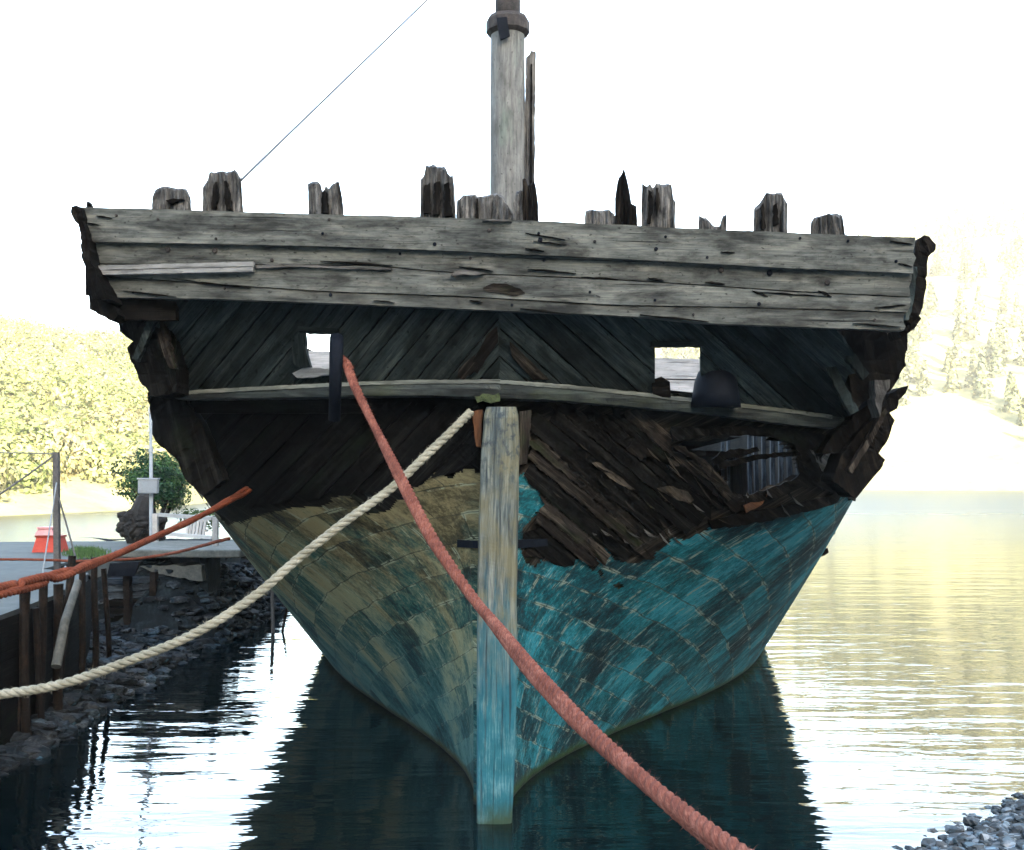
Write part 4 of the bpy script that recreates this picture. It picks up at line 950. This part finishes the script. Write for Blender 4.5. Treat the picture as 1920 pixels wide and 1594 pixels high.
pb = [(882, 773, 8.42), (862, 793, 8.3), (840, 815, 8.25), (800, 853, 8.2), (745, 906, 8.1), (700, 941, 8.0), (650, 976, 7.9), (600, 1015, 7.85), (550, 1055, 7.8), (490, 1108, 7.7), (430, 1150, 7.6), (380, 1180, 7.5), (320, 1209, 7.5), (250, 1236, 7.5), (180, 1262, 7.5), (110, 1284, 7.5), (30, 1298, 7.5), (-70, 1306, 7.5), (-260, 1290, 7.5), Vector((-5.2, 7.3, 1.35)), Vector((-6.0, 7.0, 1.34))]
rope('mooring_rope', 'pale buff rope sagging from beside the stern post to the left quay', pb, .033, ROPE_BUFF, fuzz=1300, step=.014)
pc = [(466, 917, 9.9), (448, 929, 9.7), (430, 938, 9.4), (395, 958, 8.9), (340, 985, 8.2), (280, 1012, 7.4), (220, 1039, 6.7), (150, 1066, 6.0), (90, 1085, 5.6), (30, 1101, 5.2), (-60, 1120, 4.8), (-250, 1150, 4.3), Vector((-3.6, 3.9, 1.7)), Vector((-4.9, 3.4, 1.36)), Vector((-5.6, 3.2, 1.33))]
rope('mooring_rope', 'doubled orange red rope from the left flank of the ship to the piles', pc, .021, ROPE_ORANGE, double=.85, fuzz=1200, step=.014)
pd = [(430, 1010, 11.3), (405, 1016, 11.6), (380, 1023, 12), (330, 1036, 12.6), (290, 1043, 13.0), (250, 1048, 13.2), (190, 1051, 13.6), (140, 1052, 14.0), (90, 1050, 14.2), (30, 1049, 14.3), (-60, 1049, 14.4)]
rope('mooring_rope', 'thin red line passing in front of the white railing to the quay', pd, .019, ROPE_ORANGE, fuzz=200, step=.03)
V = []; Fc = []
tube(V, Fc, [at(452, 338, 8.2), at(600, 195, 10.5), at(770, 30, 12.7), at(955, -150, 13.9)], 0.011, 6)
tag(mesh('stay_wire', V, Fc, WIRE, loc=at(452, 338, 8.2)), 'thin wire stay slanting from a frame head up towards the mast', 'wire')

# ---------------------------------------------------------------- quay furniture
def cyl(name, pts, rad, mat, parent=None, label=None, cat=None, group=None, sides=12):
    V = []; Fc = []; tube(V, Fc, pts, rad, sides); o = mesh(name, V, Fc, mat, parent, smooth=False, loc=None if parent else pts[0]); return tag(o, label, cat, group)
def gp(px, py, z):   # point on the horizontal plane z
    a = at(px, py, 10) - EYEV; k = (z - EYE) / a.z; return EYEV + a * k
# timber post with guy lines
pb_ = gp(107, 1078, 1.3); d = pb_.y
pt = empty('timber_post', pb_, 'grey timber post with guy lines at the quay edge', 'post')
V = []; Fc = []; top = at(105.5, 848, d); bs = at(107.5, 1082, d); wv_ = 5 * d / F
for p in (bs, top):
    for (sx, sy) in ((-1, -1), (1, -1), (1, 1), (-1, 1)): V.append(p + Vector((sx * wv_, sy * wv_, 0)))
Fc = [(0, 1, 5, 4), (1, 2, 6, 5), (2, 3, 7, 6), (3, 0, 4, 7), (4, 5, 6, 7)]
mesh('upright', V, Fc, POSTW, pt)
cyl('guy_line', [at(110, 932, d - .1), at(125, 985, d - .15), at(142, 1046, d - .3)], .012, WIRE, pt, sides=6)
cyl('guy_line', [at(106, 905, d - .12), at(94, 985, d - .3), at(79, 1080, d - .5)], .009, POLEG, pt, sides=6)
cyl('guy_line', [at(104, 851, d), at(60, 850, d + .3), at(-40, 848, d + .8)], .009, WIRE, pt, sides=6)
cyl('guy_line', [at(103, 853, d), at(60, 885, d - .3), at(-40, 955, d - 1)], .012, POSTW, pt, sides=6)
cyl('guy_line', [at(122, 1062, d - .6), at(132, 1100, d - .8), at(144, 1134, d - .9), at(118, 1126, d - .8), at(92, 1122, d - .7)], .014, POLEG, pt, sides=6)
# lamp pole with box
lb = gp(284, 1027, 1.3); d = lb.y
lp = empty('lamp_pole', lb, 'slim grey pole carrying a grey box, in front of the green bush', 'pole')
cyl('shaft', [lb, at(283.5, 960, d), at(283, 850, d), at(282, 775, d)], [.036, .034, .03, .028], POLEG, lp)
cyl('collar', [at(283, 848, d), at(283, 840, d)], .042, POLEG, lp)
V = []; Fc = []; c = at(279, 912, d - .09)
box(V, Fc, (c.x - .175, c.y - .08, c.z - .13), (c.x + .175, c.y + .04, c.z + .12)); o = mesh('junction_box', V, Fc, POLEG, lp); bv_ = o.modifiers.new('b', 'BEVEL'); bv_.width = .02; bv_.segments = 2
V = []; Fc = []; box(V, Fc, (c.x - .185, c.y - .09, c.z + .122), (c.x + .185, c.y + .05, c.z + .15)); mesh('box_lid', V, Fc, POLEG, o)
cyl('lamp_head', [at(282, 775, d), at(284, 762, d)], [.05, .04], WHITE, lp)
# white railing
rl_ = gp(292, 1028, 1.3); d0 = rl_.y; rr_ = gp(404, 1038, 1.3); d1 = rr_.y
rail = empty('railing', rl_, 'white painted railing frame beside the footbridge', 'railing')
def bar(name, a, b, t, mat, par):
    V = []; Fc = []; a = Vector(a); b = Vector(b); x = (b - a).normalized(); u = x.cross(Vector((0, 1, .001))).normalized() if abs(x.y) < .9 else Vector((1, 0, 0)); v = x.cross(u)
    for p in (a, b):
        for (i, j) in ((-1, -1), (1, -1), (1, 1), (-1, 1)): V.append(p + u * i * t + v * j * t)
    Fc = [(0, 1, 5, 4), (1, 2, 6, 5), (2, 3, 7, 6), (3, 0, 4, 7), (4, 5, 6, 7), (3, 2, 1, 0)]; return mesh(name, V, Fc, mat, par)
bar('post', at(291.5, 1028, d0), at(291.5, 963, d0), .042, WHITE, rail); bar('post', at(404, 1040, d1), at(404, 970, d1), .042, WHITE, rail)
bar('rail', at(297, 965, d0), at(399, 972, d1), .030, WHITE, rail); bar('rail', at(297, 1000, d0), at(399, 1008, d1), .028, WHITE, rail)
# slatted panel behind the railing
sp0 = at(372, 1002, 20.4)
slat = empty('slatted_crate', (sp0.x, sp0.y, 1.3), 'white slatted crate standing behind the white railing', 'crate')
for k in range(6):
    x = 352 + k * 6.2; bar('slat', at(x - 2, 1003, 20.4), at(x + 3, 968 + k * .6, 20.5), .022, WHITE, slat)
for k in range(2): bar('crate_rail', at(348, 975 + 18 * k, 20.46), at(390, 977 + 18 * k, 20.5), .02, WHITE, slat)
# red crates on the far quay edge
for (x0, y0, x1, y1, mt, lab) in ((67, 1004, 121, 1019, REDC, 'bright red box on the far quay edge, under the paler one'), (71, 988, 107, 1003, PINKC, 'faded pink red box stacked on the bright red box')):
    V = []; Fc = []; d = 18.6; a, b = at(x0, y1, d), at(x1, y0, d); zb = qz if y1 > 1010 else a.z
    e_ = empty('box', ((a.x + b.x) / 2, d, zb), lab, 'box')
    n0 = 0; nn = 4
    for (z, ins) in ((zb, .0), (b.z - .03, .05)):
        for (x, y) in ((a.x + ins, d - .15 + ins), (b.x - ins, d - .15 + ins), (b.x - ins, d + .2 - ins), (a.x + ins, d + .2 - ins)): V.append((x, y, z))
    Fc = [(0, 1, 5, 4), (1, 2, 6, 5), (2, 3, 7, 6), (3, 0, 4, 7), (4, 5, 6, 7), (3, 2, 1, 0)]
    mesh('body', V, Fc, mt, e_)
    V = []; Fc = []; box(V, Fc, (a.x + .03, d - .12, b.z - .029), (b.x - .03, d + .17, b.z)); mesh('lid', V, Fc, mt, e_)
# charred stump
sb = at(258, 1012, 20.9); st_ = empty('stump', (sb.x, sb.y, 1.3), 'black charred root stump lying in front of the bush', 'stump')
def blob(name, c, s, mat, par, sub=4, amp=.35, fr=2.2, seed=0):
    bm = bmesh.new(); bmesh.ops.create_icosphere(bm, subdivisions=sub, radius=1); V = []
    for v in bm.verts:
        k = 1 + amp * noise.fractal(v.co * fr + Vector((seed, 0, 0)), .8, 2, 5) + .2 * abs(nz(v.co * 6 + Vector((seed, 1, 0)))); V.append(Vector(c) + Vector((v.co.x * s[0] * k, v.co.y * s[1] * k, v.co.z * s[2] * k)))
    bm.verts.index_update(); Fc = [[v.index for v in f.verts] for f in bm.faces]; bm.free(); return mesh(name, V, Fc, mat, par)
blob('root_mass', at(258, 985, 20.9), (.36, .3, .29), STUMPM, st_, seed=3)
V = []; Fc = []
tube(V, Fc, [at(262, 985, 20.9), at(266, 960, 20.9), at(272, 938, 21), at(280, 925, 21.1)], [.3, .22, .17, .1], 12); mesh('trunk', V, Fc, STUMPM, st_)
for (a, b) in (((240, 972), (220, 966)), ((240, 985), (222, 990)), ((245, 1000), (226, 1004)), ((262, 1000), (252, 1017)), ((280, 985), (312, 975)), ((285, 1000), (308, 1010))):
    V = []; Fc = []; p, q = at(*a, 20.85), at(*b, 20.75); tube(V, Fc, [p, p.lerp(q, .5) + Vector((0, 0, .03)), q], [.13, .085, .045], 8); mesh('root', V, Fc, STUMPM, st_)
# green bush
bb = at(292, 1000, 22.3); bush = empty('bush', (bb.x, bb.y, 1.25), 'rounded dark green bush behind the grey pole', 'bush')
c = at(290, 903, 22.3)
V = []; Fc = []
for k in range(9):
    a = k * .7; tube(V, Fc, [Vector((bb.x + .05 * math.cos(a), bb.y + .05 * math.sin(a), 1.2)), Vector((bb.x + .2 * math.cos(a), bb.y + .2 * math.sin(a), 1.75)), Vector((c.x + .6 * math.cos(a), c.y + .5 * math.sin(a), c.z + .25 * math.sin(k * 2)))], [.05, .035, .012], 6)
mesh('trunk', V, Fc, STUMPM, bush)
cl = []
for k in range(96):
    d_ = Vector(rng.normal(size=3)).normalized(); rr = random.uniform(.35, 1.0); g = random.choice([(.012, .046, .018), (.02, .066, .022), (.034, .085, .024), (.007, .03, .013)])
    if d_.z < -.85: d_.z = -.6
    cl.append((c.x + d_.x * .74 * rr * random.uniform(.8, 1.12), c.y + d_.y * .6 * rr, c.z - .03 + d_.z * .62 * rr, .21, .18, g))
foliage('crown', cl, LEAF, '', 130, .032, parent=bush)
# bushes low behind the railing
bb = gp(375, 985, 1.0); b2 = empty('bush', (at(378, 985, 23).x, 23, 1.2), 'low leafy bush behind the white railing, touching the ship', 'bush')
foliage('crown', [(at(350 + 14 * k, 968 + 4 * (k % 2), 23).x, 23, at(350, 970, 23).z, .22, .2, (.04, .08, .025)) for k in range(5)], LEAF, '', 120, .04, parent=b2)
cyl('stem', [Vector((at(378, 985, 23).x, 23, .9)), Vector((at(378, 985, 23).x, 23, 1.7))], .03, STUMPM, b2)
# grass tuft area
V = []; Fc = []
for _ in range(2200):
    px = random.gauss(162, 17); py = 1038 + random.gauss(0, 4); p = gp(px, max(1027, py), 1.3); h = random.uniform(.03, .10); a = random.uniform(0, 6.28); n0 = len(V)
    V += [p + Vector((math.cos(a) * .008, math.sin(a) * .008, 0)), p - Vector((math.cos(a) * .008, math.sin(a) * .008, 0)), p + Vector((random.gauss(0, .03), random.gauss(0, .03), h))]; Fc.append((n0, n0 + 1, n0 + 2))
tag(mesh('grass', V, Fc, GRASS), 'patch of bright green grass on the quay behind the timber piles', 'grass', kind='stuff')
# dark timber piles along the quay
for k, (px, py, hw) in enumerate(((42, 1088, 9), (51, 1106, 8), (83, 1090, 8), (110, 1095, 9), (135, 1042, 7), (157, 1064, 6), (178, 1045, 6), (196, 1066, 5), (66, 1140, 6))):
    d = float(np.interp(px, [20, 71, 131, 160, 180, 200], [10.35, 11.0, 12.0, 13.0, 13.7, 14.2])); tp = at(px, py, d); r = hw * d / F; bz = bank_z(tp.x, tp.y) - .5
    V = []; Fc = []; hh = np.linspace(bz, tp.z, 9)
    lean = random.uniform(-.06, .06); tube(V, Fc, [Vector((tp.x + .03 * nz((k, z, 0)) + lean * (z - tp.z), tp.y + lean * (z - tp.z), z)) for z in hh], [r * (1 + .08 * nz((k * 3, z * 2, 1))) for z in hh], 10)
    tag(mesh('pile', V, Fc, PILEW, loc=(tp.x, tp.y, bz)), 'dark upright timber pile along the quay edge below the doubled red rope', 'pile', 'dark piles along the quay edge')
# leaning pale stake among the piles
cyl('stake', [at(105, 1250, 11.0), at(122, 1165, 11.3), at(146, 1092, 11.9)], [.05, .045, .04], CONC, None, 'pale crooked stake leaning against the dark piles', 'stake')
# timber crib wall
cw = at(260, 1160, 16.9); crib = empty('retaining_wall', (cw.x, cw.y, .3), 'dark retaining wall of stacked timbers below the footbridge', 'wall')
def sfc(x, y): return at(x, y, 16.9 + (x - 195) * .004)
for k, (y0, y1) in enumerate(((1084, 1097), (1098, 1110), (1111, 1124), (1125, 1139), (1140, 1153), (1154, 1168))):
    plate('timber', [(198, y0 + 2), (320 - 4 * k, y0 - 5), (320 - 4 * k, y1 - 6), (198, y1)], sfc, .18, RIBW if k < 3 else BLACKW, crib, jit=1.2, mpp=.008)
for x in (243, 292): plate('upright', [(x - 6, 1072), (x + 5, 1072), (x + 7, 1180), (x - 5, 1182)], lambda a, b: sfc(a, b) - Vector((0, .15, 0)), .14, PILEW, crib, ang=1.5, jit=.8)
plate('steel_plate', [(206, 1056), (262, 1053), (252, 1080), (200, 1082)], lambda a, b: at(a, b, 16.7), .06, DARKIRON, crib, jit=.6)
# concrete footbridge
fb = at(345, 1048, 17.2); br = empty('footbridge', (fb.x, fb.y, .6), 'pale concrete footbridge slab running to the ship beside the railing', 'footbridge')
a, b = at(215, 1046, 17.2), at(452, 1050, 17.2)
V = []; Fc = []; box(V, Fc, (a.x, 17.15, 1.305), (b.x, 19.6, 1.43)); o = mesh('slab', V, Fc, CONC, br); o.modifiers.new('b', 'BEVEL').width = .02
V = []; Fc = []; c = at(398, 1080, 17.5); box(V, Fc, (c.x - .2, 17.5, .1), (c.x - .06, 18.2, 1.303)); mesh('pier', V, Fc, RUBBLE, br)
plate('abutment', [(262, 1062), (378, 1060), (380, 1090), (330, 1082), (290, 1074)], lambda x, y: at(x, y, 17.3), .8, CONC, br, jit=2)
# stakes standing in the water by the hull
for k, (x0, y0, x1, y1, lab) in enumerate(((512, 1184, 510, 1105, 'thin brown stake standing in the water close to the hull'), (530, 1182, 538, 1140, 'short leaning stake in the water beside the taller brown one'))):
    d = 2.6 * F / (y0 - 890); cyl('stake', [at(x0, y0 + 25, d), at(x0, y0, d), at((x0 + x1) / 2, (y0 + y1) / 2, d), at(x1, y1, d)], .03 - .008 * k, PILEW if k else POSTW, None, lab, 'stake', sides=8)

# ---------------------------------------------------------------- evening haze over the water
V = []; Fc = []; box(V, Fc, (-700, -260, -4), (700, 720, 190))
hm = bpy.data.materials.new('haze'); hm.use_nodes = True; t = hm.node_tree; t.nodes.remove(t.nodes['Principled BSDF'])
pv = t.nodes.new('ShaderNodeVolumePrincipled'); pv.inputs['Color'].default_value = (1, .97, .86, 1); pv.inputs['Density'].default_value = .00048; pv.inputs['Anisotropy'].default_value = 0
t.links.new(pv.outputs[0], t.nodes['Material Output'].inputs['Volume'])
tag(mesh('haze', V, Fc, hm), 'pale sunlit haze lying over the water and the far hills', 'haze', kind='stuff')
